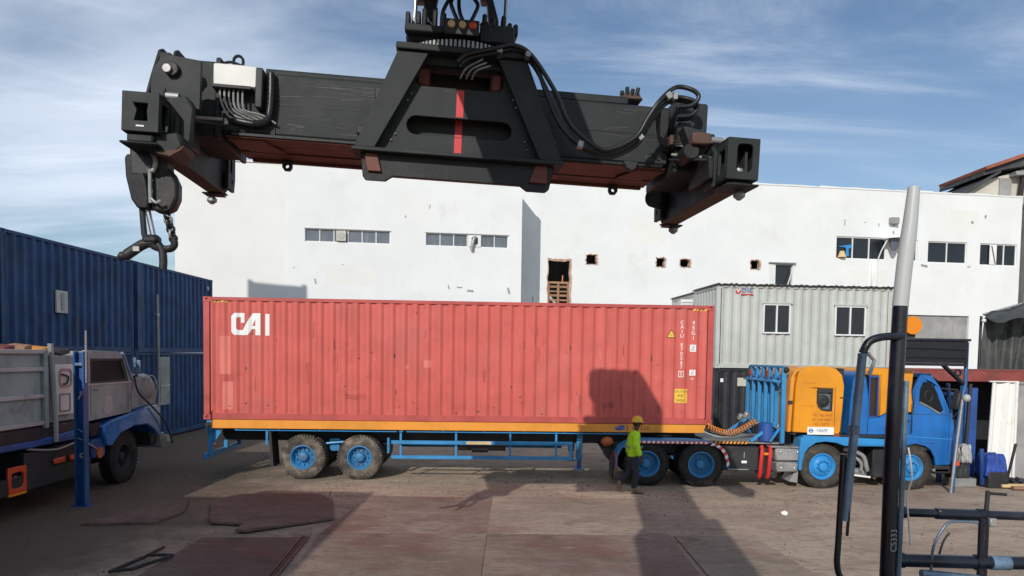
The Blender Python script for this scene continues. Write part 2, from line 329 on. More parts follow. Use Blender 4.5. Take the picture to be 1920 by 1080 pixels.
def ground_mat(name, tan, red, redamt, scratch, rough=.85, left_shade=False):
    m = bpy.data.materials.new(name); m.use_nodes = True; t = m.node_tree; N = t.nodes; L = t.links; b = N['Principled BSDF']
    b.inputs['Specular IOR Level'].default_value = .3
    tcn = N.new('ShaderNodeTexCoord'); src = tcn.outputs['Object']
    def noise(sc, det=6, st=(1, 1, 1), rg=.6, loc=(0, 0, 0), rot=0, dist=0):
        mp = N.new('ShaderNodeMapping'); mp.inputs['Scale'].default_value = st; mp.inputs['Location'].default_value = loc; mp.inputs['Rotation'].default_value = (0, 0, rot); L.new(src, mp.inputs['Vector'])
        n = N.new('ShaderNodeTexNoise'); n.inputs['Scale'].default_value = sc; n.inputs['Detail'].default_value = det; n.inputs['Roughness'].default_value = rg; n.inputs['Distortion'].default_value = dist
        L.new(mp.outputs[0], n.inputs['Vector']); return n.outputs['Fac']
    def rng(v, a, bb, c=0., d=1.):
        r = N.new('ShaderNodeMapRange'); r.interpolation_type = 'SMOOTHSTEP'; L.new(v, r.inputs['Value'])
        for k, q in zip(('From Min', 'From Max', 'To Min', 'To Max'), (a, bb, c, d)): r.inputs[k].default_value = q
        return r.outputs[0]
    def mix(fac, A, B, mode='MIX'):
        x = N.new('ShaderNodeMix'); x.data_type = 'RGBA'; x.blend_type = mode
        if isinstance(fac, float): x.inputs['Factor'].default_value = fac
        else: L.new(fac, x.inputs['Factor'])
        for k, q in (('A', A), ('B', B)):
            if isinstance(q, tuple): x.inputs[k].default_value = q[:3] + (1,)
            else: L.new(q, x.inputs[k])
        return x.outputs['Result']
    c = mix(rng(noise(.35, 6), .35, .68), tuple(q * .78 for q in tan), tuple(q * 1.12 for q in tan))
    c = mix(rng(noise(.55, 7, rg=.7, loc=(4, 1, 0)), .62 - .3 * redamt, .78 - .2 * redamt, 0, .8), c, red)
    c = mix(rng(noise(1.3, 8, (.35, 1, 1), .68, dist=.4), .48, .70, 0, .75), c, tuple(q * .50 for q in tan))
    c = mix(rng(noise(3.2, 7, (.12, 1, 1), .7, (2, 3, 0), .06, .3), .58, .80, 0, scratch), c, tuple(min(1, q * 1.5 + .05) for q in tan))
    c = mix(rng(noise(2.4, 7, (.16, 1, 1), .7, (7, 8, 0), -.05, .3), .56, .74, 0, scratch), c, tuple(q * .45 for q in tan))
    c = mix(rng(noise(1.9, 8, rg=.72, loc=(9, 5, 0)), .69, .745, 0, .75), c, (.52, .48, .42))
    c = mix(rng(noise(.9, 6, rg=.65, loc=(1, 15, 0)),  .60, .70, 0, .75), c, tuple(q * .34 for q in tan))
    c = mix(rng(noise(9, 8, (.5, 1, 1), .75, (3, 11, 0), .1, .5), .49, .62, 0, .75), c, tuple(q * .50 for q in tan))
    c = mix(rng(noise(6, 8, (.25, 1, 1), .75, (13, 1, 0), -.1, .5), .57, .66, 0, .5), c, tuple(min(1, q * 1.35 + .05) for q in tan))
    c = mix(rng(noise(.7, 7, (.6, 1, 1), .7, (21, 2, 0), 0, .6), .55, .68, 0, .6), c, tuple(q * .42 for q in tan))
    c = mix(rng(noise(60, 4), .35, .7, 0, .35), c, tuple(q * .55 for q in tan))
    if left_shade:
        # left yard darkened in the colour to deepen its shade, partly soaked ground
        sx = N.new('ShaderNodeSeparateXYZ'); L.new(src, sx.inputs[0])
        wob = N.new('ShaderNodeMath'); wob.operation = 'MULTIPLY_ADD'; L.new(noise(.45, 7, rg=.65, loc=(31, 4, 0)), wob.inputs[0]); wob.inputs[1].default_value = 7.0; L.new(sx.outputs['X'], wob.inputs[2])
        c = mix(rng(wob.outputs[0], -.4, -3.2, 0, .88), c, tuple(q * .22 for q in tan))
    L.new(c, b.inputs['Base Color']); b.inputs['Roughness'].default_value = rough
    bp = N.new('ShaderNodeBump'); bp.inputs['Strength'].default_value = .8; bp.inputs['Distance'].default_value = .02
    ad = N.new('ShaderNodeMath'); ad.operation = 'ADD'; L.new(noise(28, 6), ad.inputs[0]); L.new(noise(3, 6, (.4, 1, 1)), ad.inputs[1])
    L.new(ad.outputs[0], bp.inputs['Height']); L.new(bp.outputs[0], b.inputs['Normal'])
    return m
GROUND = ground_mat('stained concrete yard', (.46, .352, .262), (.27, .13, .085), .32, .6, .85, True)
PLATE = ground_mat('scuffed rusty steel plate', (.31, .225, .178), (.20, .085, .065), .65, .9, .75)
PLATE2 = ground_mat('dark rusty steel plate', (.20, .135, .108), (.20, .075, .05), .55, .6, .75)
PLATE3 = ground_mat('dusty steel plate', (.39, .30, .228), (.26, .14, .10), .35, .85, .8)
# ================================================================== SETTING
g = MB()
g.add([(-300, -200, 0), (300, -200, 0), (300, 500, 0), (-300, 500, 0)], [(0, 1, 2, 3)])
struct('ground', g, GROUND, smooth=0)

def steel_plate(poly, z0, h, m, label, tilt=0., bev=.004):
    cx = sum(p[0] for p in poly) / len(poly); cy = sum(p[1] for p in poly) / len(poly)
    mb = MB().plate([[(x - cx, y - cy) for x, y in poly]], 'z', 0, h)
    if tilt: mb.v = [(x, y, z + max(0, -y) * tilt) for x, y, z in mb.v]
    o = mb.build('steel_plate', m, None, bevel=bev, smooth=0); o.location = (cx, cy, z0)
    return tag(o, label, 'steel plate', 'steel plates laid on the yard')
steel_plate([(-5.95, 14.5), (-5.25, 12.75), (-4.62, 12.66), (-4.60, 12.2), (-4.42, 12.14), (-3.2, 13.22), (-3.62, 14.9), (-4.05, 15.5), (-5.75, 15.35)], .014, .045, PLATE2, 'thick dark steel plate with a notched front edge lying raised on the others', .012)
steel_plate([(-7.4, 12.55), (-6.2, 12.75), (-6.1, 13.6), (-6.42, 14.6), (-6.95, 13.9)], .004, .05, PLATE2, 'small dark angular steel plate near the foot of the blue post')
steel_plate([(-5.0, 11.85), (-3.42, 11.95), (-3.05, 9.0), (-3.0, 7.2), (-5.0, 7.2)], .004, .012, PLATE2, 'red brown steel plate left of the long dark slot in the foreground')
steel_plate([(-3.2, 12.3), (-.386, 12.40), (-.386, 7.2), (-2.72, 7.2)], .004, .010, PLATE, 'reddish scuffed steel plate right of the long dark slot')
steel_plate([(-3.0, 15.55), (-.386, 15.6), (-.386, 12.412), (-3.18, 12.312)], .004, .009, PLATE, 'scuffed brown steel plate just right of the raised notched plate')
steel_plate([(-.38, 15.6), (2.62, 15.7), (2.74, 12.46), (-.39, 12.42)], .004, .010, PLATE3, 'tan streaked steel plate in front of the blue side guard')
steel_plate([(-.38, 12.40), (2.74, 12.44), (2.6, 7.2), (-.38, 7.2)], .004, .012, PLATE, 'wide brown steel plate at the bottom centre of the yard')
steel_plate([(2.80, 12.40), (4.15, 12.44), (4.6, 7.2), (2.75, 7.2)], .004, .022, PLATE3, 'tan steel plate with a lifted front edge in the boom shadow at right')

# ------------------------------------------------------------------ white warehouse behind the yard
AYAW = math.atan(.14)
bld = thing('warehouse_building', 'long white painted warehouse with strip windows and broken wall openings behind the yard', 'building', (-14.77, 32.93, 0), (0, 0, AYAW))
KA = 1.006; YA = .20
sA = lambda X: (X * KA + 14.77) / .9903
sB = lambda X: 15.33 + X / .9903
YB = 2.97
HA = 11.55; HB = 12.35
MB().plate([rect(-.34, 4.50, 0, HA)], 'y', YA + .03, YA + .30).build('wall', M['wall2'], bld, smooth=0)
ZW0, ZW1 = 8.10, 8.70
w1 = (sA(-9.47), sA(-5.68)); w2 = (sA(-4.07), sA(-.25))
MB().plate([rect(4.505, 15.30, 0, HA), rect(w1[0], w1[1], ZW0, ZW1), rect(w2[0], w2[1], ZW0, ZW1)], 'y', YA, YA + .30).build('wall', M['wall'], bld, smooth=0)
MB().box(15.04, 15.298, YA + .302, 14, 0, HA - .002).build('wall', M['wall'], bld, smooth=0)
MB().box(-.34, -.09, YA + .302, 14, 0, HA - .002).build('wall', M['wall2'], bld, smooth=0)
def jag(x0, x1, z0, z1, j, n=7):
    out = []
    for (a, b), (c, d) in (((x0, z0), (x1, z0)), ((x1, z0), (x1, z1)), ((x1, z1), (x0, z1)), ((x0, z1), (x0, z0))):
        for k in range(n): t = k / n; out.append((a + (c - a) * t + random.uniform(-j, j), b + (d - b) * t + random.uniform(-j, j)))
    return out
door = (sB(1.74), sB(2.92), 5.2, 8.02)
holes = [(sB(3.74), sB(4.30), 7.83, 8.33), (sB(7.5), sB(7.96), 7.83, 8.29), (sB(8.8), sB(9.32), 7.83, 8.27), (sB(12.7), sB(13.2), 7.84, 8.34)]
ow = (sB(14.12), sB(15.08), 7.05, 8.17)
win = [(sB(17.54), sB(20.5), 8.58, 9.80), (sB(21.75), sB(22.35), 8.58, 9.76), (sB(22.97), sB(25.36), 8.53, 9.73), (sB(26.15), sB(28.45), 8.49, 9.72)]
rec = (sB(21.8), sB(25.66), 3.3, 5.63)
SB1 = 44.26
rough = [jag(a, b, c, d, .035) for a, b, c, d in holes]; rdoor = jag(*door, .04, 9)
loops = [rect(15.302, SB1, 0, HB)] + [rdoor] + rough + [rect(*ow)] + [rect(*w) for w in win] + [rect(*rec)]
MB().plate(loops, 'y', YB, YB + .28).build('wall', M['wall'], bld, smooth=0)
MB().box(SB1 - .25, SB1, YB + .282, 14, 0, HB - .002).build('wall', M['grey'], bld, smooth=0)
MB().box(-.34, SB1, 14, 14.25, 0, HB).build('wall', M['wall2'], bld, smooth=0)
MB().box(-.088, 15.03, YA + .302, 13.99, HA - .5, HA - .3).build('roof', M['grey'], bld, smooth=0)
MB().box(15.303, SB1 - .252, YB + .283, 13.99, HB - .6, HB - .4).build('roof', M['grey'], bld, smooth=0)
# uneven flashing along the parapets
def coping(s0, s1, z, y0, amp, m, n):
    mb = MB(); x = s0
    for i in range(n):
        x1 = s0 + (s1 - s0) * (i + 1) / n; a = random.uniform(0, amp); b = random.uniform(0, amp)
        v = [(x, y0 - .03, z), (x1, y0 - .03, z), (x1, y0 + .33, z), (x, y0 + .33, z), (x, y0 - .03, z + .05 + a), (x1, y0 - .03, z + .05 + b), (x1, y0 + .33, z + .05 + b), (x, y0 + .33, z + .05 + a)]
        mb.add(v, [(0, 3, 2, 1), (4, 5, 6, 7), (0, 1, 5, 4), (1, 2, 6, 5), (2, 3, 7, 6), (3, 0, 4, 7)]); x = x1
    return mb.build('parapet_flashing', m, bld, smooth=0)
coping(-.34, 15.3, HA + .002, YA, .02, M['wall'], 14); coping(15.35, SB1, HB + .002, YB, .07, M['wall'], 26)
# ragged brick edges round the broken openings
def ragged(hole, y, big):
    cx = sum(p[0] for p in hole) / len(hole); cz = sum(p[1] for p in hole) / len(hole)
    out = []
    for i, (x, z) in enumerate(hole):
        e = big * random.uniform(.35, 1.1); dx, dz = x - cx, z - cz; l = math.hypot(dx, dz) or 1
        out.append((x + dx / l * e + (.05 if dx > 0 else 0), z + dz / l * e))
    inner = [(x - (x - cx) * .05, z - (z - cz) * .05) for x, z in hole]
    return MB().plate([out, inner], 'y', y - .012, y + .2).build('broken_brick_edge', M['brick'], bld, smooth=0)
for h in rough: ragged(h, YB, .045)
ragged(rdoor, YB, .06)
# timber barrier in the broken doorway
bar = MB()
dx0, dx1 = door[0] + .02, door[1] - .02
gr = MB().box(dx0, dx1, YB + .05, YB + .12, 6.78, 6.9).build('barrier', M['wood'], bld, bevel=.01)
for k in range(3):
    x = dx0 + .06 + k * (dx1 - dx0 - .12) / 2
    MB().box(x - .06, x + .06, YB + .055, YB + .115, 5.3, 6.778).build('post', M['wood'], gr, bevel=.008)
for k in range(6):
    z = 5.45 + k * .225
    MB().box(dx0, dx1, YB + .122, YB + .15, z, z + .09 + .03 * (k % 2)).build('plank', M['wood'], gr, bevel=.006)
MB().cyl((door[0] + .85, YB + .3, 6.9), (door[0] + .87, YB + .3, 7.25), .035, n=8).build('pipe', M['orangepipe'], bld)

def window(x0, x1, z0, z1, y, n, fm, gm, fw=.045, depth=.09, sill=False):
    """a frame with n panes; frame set back from the wall face at y"""
    w = (x1 - x0 - fw) / n
    lo = [rect(x0, x1, z0, z1)] + [rect(x0 + fw + k * w, x0 + k * w + w, z0 + fw, z1 - fw) for k in range(n)]
    fr = MB().plate(lo, 'y', y, y + depth).build('window', fm, bld, smooth=0)
    for k in range(n):
        MB().box(x0 + fw + k * w + .002, x0 + k * w + w - .002, y + .045, y + .055, z0 + fw + .002, z1 - fw - .002).build('pane', gm, fr, smooth=0)
    return fr
window(w1[0], w1[1], ZW0, ZW1, YA + .08, 6, M['frame'], M['glassgrey'], .04)
window(w2[0], w2[1], ZW0, ZW1, YA + .08, 6, M['frame'], M['glassgrey'], .04)
MB().box(w1[0] - .05, w1[1] + .05, YA - .02, YA - .003, ZW1 + .002, ZW1 + .03).build('lintel_strip', M['alu'], bld, smooth=0)
MB().box(w2[0] - .05, w2[1] + .05, YA - .02, YA - .003, ZW1 + .002, ZW1 + .03).build('lintel_strip', M['alu'], bld, smooth=0)
# fan unit in the left strip window, white board with a torn duct in the right one
pw = (w1[1] - w1[0]) / 6
fb = MB().box(w1[0] + 2 * pw + .12, w1[0] + 2 * pw + .56, YA - .10, YA + .12, 8.16, 8.62).build('exhaust_fan_box', M['beige'], bld, bevel=.015)
MB().lathe([(.0, -.112), (.15, -.112), (.16, -.104), (.16, -.101)], (w1[0] + 2 * pw + .34, YA, 8.39), 'y', 16).build('fan_grille', M['zinc'], fb)
pw2 = (w2[1] - w2[0]) / 6; bx = w2[0] + 3 * pw2
bo = MB().plate([rect(bx + .03, bx + pw2 - .01, 8.13, 8.67), rrect(bx + .2, bx + .5, 8.23, 8.58, .06)], 'y', YA + .02, YA + .06).build('blanking_board', M['wall'], bld, smooth=0)
MB().tube(smooth_path([(bx + .40, YA + .10, 8.55), (bx + .34, YA - .10, 8.55), (bx + .26, YA - .16, 8.38), (bx + .20, YA - .16, 8.13), (bx + .19, YA - .14, 7.95)], 4), .075, 8).build('torn_duct', M['zinc'], bo)
# sliding windows of the right block
def slider(w, n, extra=None):
    return window(w[0], w[1], w[2], w[3], YB + .06, n, M['frame'], M['glass'], .06)
slider(win[0], 3); slider(win[1], 1); slider(win[2], 2); slider(win[3], 3)
# cloth and a lamp shade in the left opening, white leaning board in the right one
MB().add([(win[0][0] + .12, YB + .03, 9.25), (win[0][0] + .95, YB + .03, 9.38), (win[0][0] + .98, YB + .05, 9.2), (win[0][0] + .75, YB + .02, 9.15), (win[0][0] + .80, YB + .03, 8.75), (win[0][0] + .62, YB + .04, 8.72), (win[0][0] + .6, YB + .03, 9.2)], [(0, 1, 2, 3, 6), (3, 4, 5, 6)]).build('hung_cloth', M['bluelight'], bld)
MB().lathe([(.0, .36), (.12, .33), (.2, .1), (.24, 0), (0, 0)], (win[0][0] + .35, YB - .02, 8.66), 'z', 10).build('lamp_shade', M['plank'], bld)
MB().box(win[3][0] + .62, win[3][0] + 1.06, YB + .01, YB + .04, 8.55, 9.66).build('board', M['frame'], bld, bevel=.01)
MB().beam((win[3][0] + .72, YB - .005, 9.6), (win[3][0] + .98, YB - .005, 8.6), .05, .02, (0, 1, 0)).build('board_strap', M['char'], bld)
# small open hatch with its hanging flap
window(ow[0], ow[1], ow[2], ow[3], YB + .1, 1, M['alu'], M['glass'], .04)
MB().beam((ow[0] - .36, YB - .06, 7.62), (ow[0] - .02, YB - .02, 7.62), .02, 1.06).build('shutter', M['frame'], bld)
MB().beam((ow[1] - .30, YB - .10, 7.08), (ow[1] + .06, YB - .03, 8.15), .05, .03, (0, 1, 0)).build('prop', M['frame'], bld)
MB().box(ow[0] - .42, ow[1] + .12, YB - .16, YB - .004, 8.2, 8.26).build('hood', M['zinc'], bld)
# grey rendered recess low on the right
MB().box(rec[0] + .002, rec[1] - .002, YB + .12, YB + .26, rec[2] + .002, rec[3] - .002).build('recess_panel', M['grey'], bld, smooth=0)
# anchor marks and small scars left on the wall
sc_ = MB()
for (X, z, w, h) in ((18.0, 10.55, .05, .35), (19.2, 10.6, .1, .05), (20.0, 10.5, .06, .16), (20.9, 10.5, .08, .1), (25.6, 10.85, .14, .14), (26.4, 11.2, .10, .18), (22.8, 8.35, .4, .12), (25.5, 8.38, .2, .06), (1.0, 5.9, .05, .4), (3.3, 5.7, .05, .05)):
    sc_.cbox((sB(X), YB - .004, z), (w, .012, h), (0, random.uniform(-.3, .3), 0))
for (X, z, w, h) in ((-5.0, 9.4, .06, .1), (-7.8, 7.1, .1, .05), (-9.0, 6.3, .08, .25), (-9.95, 6.9, .05, .07), (-3.0, 6.2, .06, .2), (-2.5, 6.2, .25, .06), (-2.0, 6.05, .3, .1), (-.2, 6.1, .1, .3), (-3.9, 9.9, .05, .2)):
    sc_.cbox((sA(X), YA - .004, z), (w, .012, h), (0, random.uniform(-.3, .3), 0))
sc_.build('wall_scar', M['zinc'], bld, smooth=0, kind='stuff')

for X, z0, w, h in ((6.1, 9.0, 1.9, 1.3), (11.2, 6.4, 1.5, 1.1), (18.2, 7.0, 2.4, 1.0), (24.0, 10.4, 2.0, 1.1)):
    MB().plate([jag(sB(X), sB(X) + w, z0, z0 + h, .05, 5)], 'y', YB - .003, YB + .001).build('repaired_render', M['wall2'], bld, smooth=0)
for s0, z0, w, h in ((9.7, 9.3, 1.2, 1.0), (6.2, 6.2, 2.2, .9)):
    MB().plate([jag(s0, s0 + w, z0, z0 + h, .05, 5)], 'y', YA - .003, YA + .001).build('repaired_render', M['wall2'], bld, smooth=0)
# floodlight on its conduit
X0 = 20.75; Y0 = 38 + .14 * X0
fl = thing('wall_floodlight', 'white dish floodlight on a thin conduit against the white warehouse wall', 'floodlight', (X0, Y0, 9.0))
MB().lathe([(.05, .22), (.30, .16), (.62, -.02), (.64, -.08), (.55, -.08), (0, .02)], (0, -.55, .75), 'z', 18).build('dish_hood', M['frame'], fl)
MB().lathe([(.30, .0), (.22, -.35), (.10, -.62), (0, -.62)], (-.08, -.55, .66), 'z', 12).build('lamp_body', M['glassgrey'], fl)
MB().tube([(0, -.55, .95), (.05, -.3, 1.15), (.1, .0, 1.2)], .04, 6).build('arm', M['frame'], fl)
MB().box(-.18, .30, -.28, -.03, 1.55, 1.9).build('junction_box', M['zinc'], fl, bevel=.02)
MB().tube(smooth_path([(-.5, -.6, .6), (-.72, -.4, .0), (-.80, -.15, -.6), (-.95, -.12, -1.1)], 4), .035, 6).build('cable', M['frame'], fl)
MB().box(-1.12, -.80, -.3, -.05, -1.9, -.62).build('conduit_cover', M['frame'], fl, bevel=.04)

# ------------------------------------------------------------------ things behind and beside the warehouse
sh = thing('rooftop_shed', 'beige rooftop shed with a dark sloping roof above the right end of the warehouse', 'shed', (29.5, 46.0, 12.1))
MB().plate([[(-2.1, 0), (4.5, 0), (4.5, 3.0), (1.9, 2.9), (-.3, 2.2), (-2.1, 1.1)]], 'y', 0, 4).build('wall', M['beige'], sh, smooth=0)
MB().beam((-2.5, 1.8, .98), (.15, 1.8, 2.62), 4.6, .16).build('roof', M['roofdark'], sh, bevel=.02)
MB().plate([[(-.9, 2.35), (-.9, 2.6), (4.6, 4.5), (4.6, 3.2), (1.6, 2.95), (.3, 2.72)]], 'y', -.5, 4.2).build('roof', M['roofdark'], sh, smooth=0)
MB().beam((-.95, 1.7, 2.72), (4.7, 1.7, 4.72), 5.0, .22).build('roof_edge', M['terra'], sh, bevel=.03)
MB().box(.95, 4.2, -.7, -.05, 2.35, 2.6).build('gutter', M['zinc'], sh, bevel=.03)
MB().box(.35, 1.1, -.08, -.01, .0, 2.3).build('wall_panel', M['grey'], sh)
MB().beam((1.35, -.4, .2), (1.55, -.4, 2.4), .22, .22, (0, 1, 0)).build('post', M['brown'], sh)
MB().cyl((2.0, -.4, .3), (2.02, -.4, 2.4), .2, n=12).build('drain_pipe', M['orangepipe'], sh)
nb = thing('neighbouring_building', 'grey rendered building wall beyond the right end of the white warehouse', 'building', (34.5, 44.0, 0))
MB().box(-5.45, 6, -1.9, 6, 0, 11.9).build('wall', M['grey'], nb, smooth=0)
MB().box(-5.5, 6.05, -1.95, 6.05, 11.902, 12.1).build('parapet', M['zinc'], nb, smooth=0)

# tarpaulin awning at the right
tp = thing('tarpaulin_awning', 'dark grey folded tarpaulin hanging from a pipe frame at the far right', 'awning', (18.6, 28.0, 0))
nU, nV = 40, 14; mb = MB(); vs = []
for j in range(nV + 1):
    for i in range(nU + 1):
        u = i / nU; v = j / nV
        x = -.75 + u * (1.75 + .5 * v); zt = 4.75 + .95 * u * u; zb = 2.45 + .15 * math.sin(5 * u)
        z = zb + (zt - zb) * v
        y = .16 * math.sin(u * 19 + .6 * math.sin(v * 4)) * (.35 + .65 * (1 - v)) + .05 * math.sin(u * 43 + v * 3)
        vs.append((x, y, z))
fs = [(j * (nU + 1) + i, j * (nU + 1) + i + 1, (j + 1) * (nU + 1) + i + 1, (j + 1) * (nU + 1) + i) for j in range(nV) for i in range(nU)]
o = mb.add(vs, fs).build('tarpaulin', M['tarp'], tp, smooth=80); so = o.modifiers.new('cloth', 'SOLIDIFY'); so.thickness = .012
vs = []
for j in range(7):
    for i in range(25):
        u = i / 24; v = j / 6
        vs.append((-.85 + 3.2 * u, -.1 - 1.2 * v, 4.85 + .95 * u - .35 * v - .12 * math.sin(v * PI) + .05 * math.sin(u * 16)))
o = MB().add(vs, [(j * 25 + i, j * 25 + i + 1, j * 25 + 26 + i, j * 25 + 25 + i) for j in range(6) for i in range(24)]).build('canopy', M['tarp'], tp, smooth=80); so = o.modifiers.new('cloth', 'SOLIDIFY'); so.thickness = .012
MB().tube([(-.85, -.1, 4.85), (2.5, -.1, 5.85)], .04, 8).build('top_bar', M['zinc'], tp)
MB().tube([(1.45, -.05, 0), (1.45, -.05, 5.5)], .05, 8).build('post', M['black'], tp)
MB().tube([(-.8, .15, 0), (-.8, .1, 4.8)], .05, 8).build('post', M['black'], tp)
MB().ball((-.85, -.15, 4.62), .08, 8, 6).build('wall_lamp', M['frame'], tp)
# ================================================================== CONTAINERS
def corr_points(x0, x1, per, d, fl=.26, sl=.24):
    """trapezoidal profile: list of (x, depth)"""
    n = max(1, round((x1 - x0) / per)); per = (x1 - x0) / n; out = [(x0, 0.)]
    for k in range(n):
        b = x0 + k * per
        out += [(b + per * fl / 2, 0.), (b + per * (fl / 2 + sl), d), (b + per * (fl / 2 + sl + (1 - fl - 2 * sl)), d), (b + per * (1 - fl / 2), 0.)]
    out.append((x1, 0.)); return out
def corr_depth(pts, x):
    for (a, da), (b, db) in zip(pts, pts[1:]):
        if a <= x <= b: return da + (db - da) * ((x - a) / (b - a) if b > a else 0)
    return 0.
def dent(x, z, a):
    return a * (mnoise.noise(Vector((x * .75, z * .9, 3.7))) + .6 * max(0, mnoise.noise(Vector((x * 2.1, z * 1.8, 9.1))) - .15))
def corr_sheet(pts, z0, z1, y0, sgn=1, amp=0., rows=9, seed=0.):
    mb = MB(); n = len(pts)
    if amp:
        vs = [(x, y0 + sgn * (d + dent(x + seed, z0 + (z1 - z0) * j / rows, amp) * min(1, 4 * j / rows, 4 * (rows - j) / rows)), z0 + (z1 - z0) * j / rows) for j in range(rows + 1) for x, d in pts]
        return mb.add(vs, [(j * n + i, j * n + i + 1, (j + 1) * n + i + 1, (j + 1) * n + i) for j in range(rows) for i in range(n - 1)])
    mb.add([(x, y0 + sgn * d, z0) for x, d in pts] + [(x, y0 + sgn * d, z1) for x, d in pts], [(i, i + 1, n + i + 1, n + i) for i in range(n - 1)])
    return mb
CAST = {}
def casting_meshes(m):
    if m.name not in CAST:
        mb = MB().plate([rect(0, .178, 0, .118), rrect(.049, .129, .032, .092, .03, 3)], 'y', 0, .035)
        mb.box(0, .178, .0355, .162, 0, .118)
        CAST[m.name] = mb.mesh('corner_casting', m, 30)
    return CAST[m.name]
def container(label, loc, yaw, L, H, Wd, pm, fm, per=.28, dep=.036, group=None, name='shipping_container', rails=True, skip_back=False, post=.15, amp=0.):
    t = thing(name, label, 'container', loc, (0, 0, yaw), group)
    pts = corr_points(post + .02, L - post - .02, per, dep)
    corr_sheet(pts, .15, H - .085, .012, 1, amp, 9, loc[1] if amp > .01 else 0.).build('side_panel', pm, t, smooth=0)
    corr_sheet(pts, .15, H - .085, Wd - .012, -1).build('side_panel', pm, t, smooth=0)
    ep = corr_points(post, Wd - post, per, dep)
    e1 = corr_sheet(ep, .15, H - .085, 0); e1.v = [(.012 + y, x, z) for x, y, z in e1.v]; e1.build('end_panel', pm, t, smooth=0)
    e2 = corr_sheet(ep, .15, H - .085, 0); e2.v = [(L - .012 - y, x, z) for x, y, z in e2.v]; e2.build('end_panel', pm, t, smooth=0)
    rp = corr_points(post, L - post, .21, .02); rf = corr_sheet(rp, .05, Wd - .05, 0); rf.v = [(x, z, H - .012 - y) for x, y, z in rf.v]; rf.build('roof_panel', pm, t, smooth=0)
    MB().box(.1, L - .1, .06, Wd - .06, .10, .15).build('floor_panel', fm, t, smooth=0)
    for y in (0, Wd - .06):
        MB().box(.178, L - .178, y + .004, y + .06, H - .085, H - .003).build('top_rail', fm, t, bevel=.006)
        MB().box(.178, L - .178, y + .006, y + .058, .004, .152).build('bottom_rail', fm, t, bevel=.006)
    for x in (0, L - .06):
        MB().box(x + .004, x + .056, .165, Wd - .165, H - .11, H - .005).build('end_rail', fm, t, bevel=.006)
        MB().box(x + .004, x + .056, .165, Wd - .165, .01, .15).build('end_rail', fm, t, bevel=.006)
    for x in (0, L - post):
        for y in (0, Wd - post):
            MB().box(x + .003, x + post - .003, y + .003, y + post - .003, .119, H - .119).build('corner_post', fm, t, bevel=.008)
    cmesh = casting_meshes(fm)
    for x in (0, L):
        for y in (0, Wd):
            for z in (0, H - .118):
                c = bpy.data.objects.new('corner_casting', cmesh); COL.objects.link(c); c.parent = t
                c.location = (x, y, z); c.scale = (1 if x == 0 else -1, 1 if y == 0 else -1, 1)
    return t, pts

# ------------------------------------------------------------------ the red container on the trailer
TY = .0448
RCZ = 1.425
rc, rpts = container('long faded red corrugated container with white lettering resting on the trailer', (-7.295, 17.372, RCZ), TY, 12.192, 2.896, 2.438, M['red'], M['redframe'], .283, .034, amp=.007)
RZ = lambda z: z - RCZ
def conform(loops_or_mb, y, off=.004):
    """cut a flat outline at the corrugation folds and press it onto the panel"""
    mb = loops_or_mb
    me = bpy.data.meshes.new('tmp'); me.from_pydata(mb.v, [], mb.f); bm = bmesh.new(); bm.from_mesh(me); bpy.data.meshes.remove(me)
    x0 = min(v[0] for v in mb.v); x1 = max(v[0] for v in mb.v)
    for x, d in rpts:
        if x0 < x < x1:
            bmesh.ops.bisect_plane(bm, geom=bm.verts[:] + bm.edges[:] + bm.faces[:], plane_co=(x, 0, 0), plane_no=(1, 0, 0), dist=1e-5)
    for j in range(1, 9):
        bmesh.ops.bisect_plane(bm, geom=bm.verts[:] + bm.edges[:] + bm.faces[:], plane_co=(0, 0, .15 + 2.661 * j / 9), plane_no=(0, 0, 1), dist=1e-5)
    out = MB(); bm.verts.index_update()
    out.add([(v.co.x, .012 + corr_depth(rpts, v.co.x) + dent(v.co.x, v.co.z, .007) * min(1, 4 * (v.co.z - .15) / 2.66, 4 * (2.811 - v.co.z) / 2.66) - off - .0015, v.co.z) for v in bm.verts], [tuple(v.index for v in f.verts) for f in bm.faces]); bm.free(); return out
def flat(loops):
    tris = tessellate_polygon([[Vector((u, w, 0)) for u, w in lp] for lp in loops]); fl_ = [q for lp in loops for q in lp]
    return MB().add([(u, 0, w) for u, w in fl_], [tuple(t) for t in tris])
def decal(name, loops, m, parent=rc, off=.004): return conform(flat(loops), 0, off).build(name, m, parent, smooth=0)
cp = lambda L: [((x - 180) / 223 + .645, RZ(3.955 - (y - 130) / 223)) for x, y in L]
decal('logo_letter', [cp([(198, 131), (249, 131), (249, 182), (229, 182), (229, 153), (213, 153), (207, 160), (207, 213), (214, 221), (239, 221), (291, 131), (333, 131), (333, 247), (305, 247), (305, 214), (287, 214), (267, 247), (197, 247), (180, 231), (180, 147)]), cp([(305, 163), (305, 198), (287, 198)])], M['white'])
decal('logo_letter', [cp([(356, 134), (380, 134), (380, 248), (356, 248)])], M['white'])
decal('repaint_patch', [rect(.37, .62, RZ(2.5), RZ(3.4))], M['patch'], off=.002)
decal('repaint_patch', [rect(.45, .69, RZ(1.66), RZ(2.33))], M['patch'], off=.002)
decal('repaint_patch', [rect(5.18, 5.36, RZ(2.72), RZ(2.9))], M['patch'], off=.002)
decal('repaint_patch', [rect(4.74, 4.82, RZ(2.68), RZ(2.78))], M['patch'], off=.002)
tri = decal('warning_triangle', [[(11.04, RZ(3.53)), (11.26, RZ(3.53)), (11.15, RZ(3.74))]], M['ink'])
decal('triangle_face', [[(11.065, RZ(3.545)), (11.235, RZ(3.545)), (11.15, RZ(3.71))]], M['label'], tri, .006)
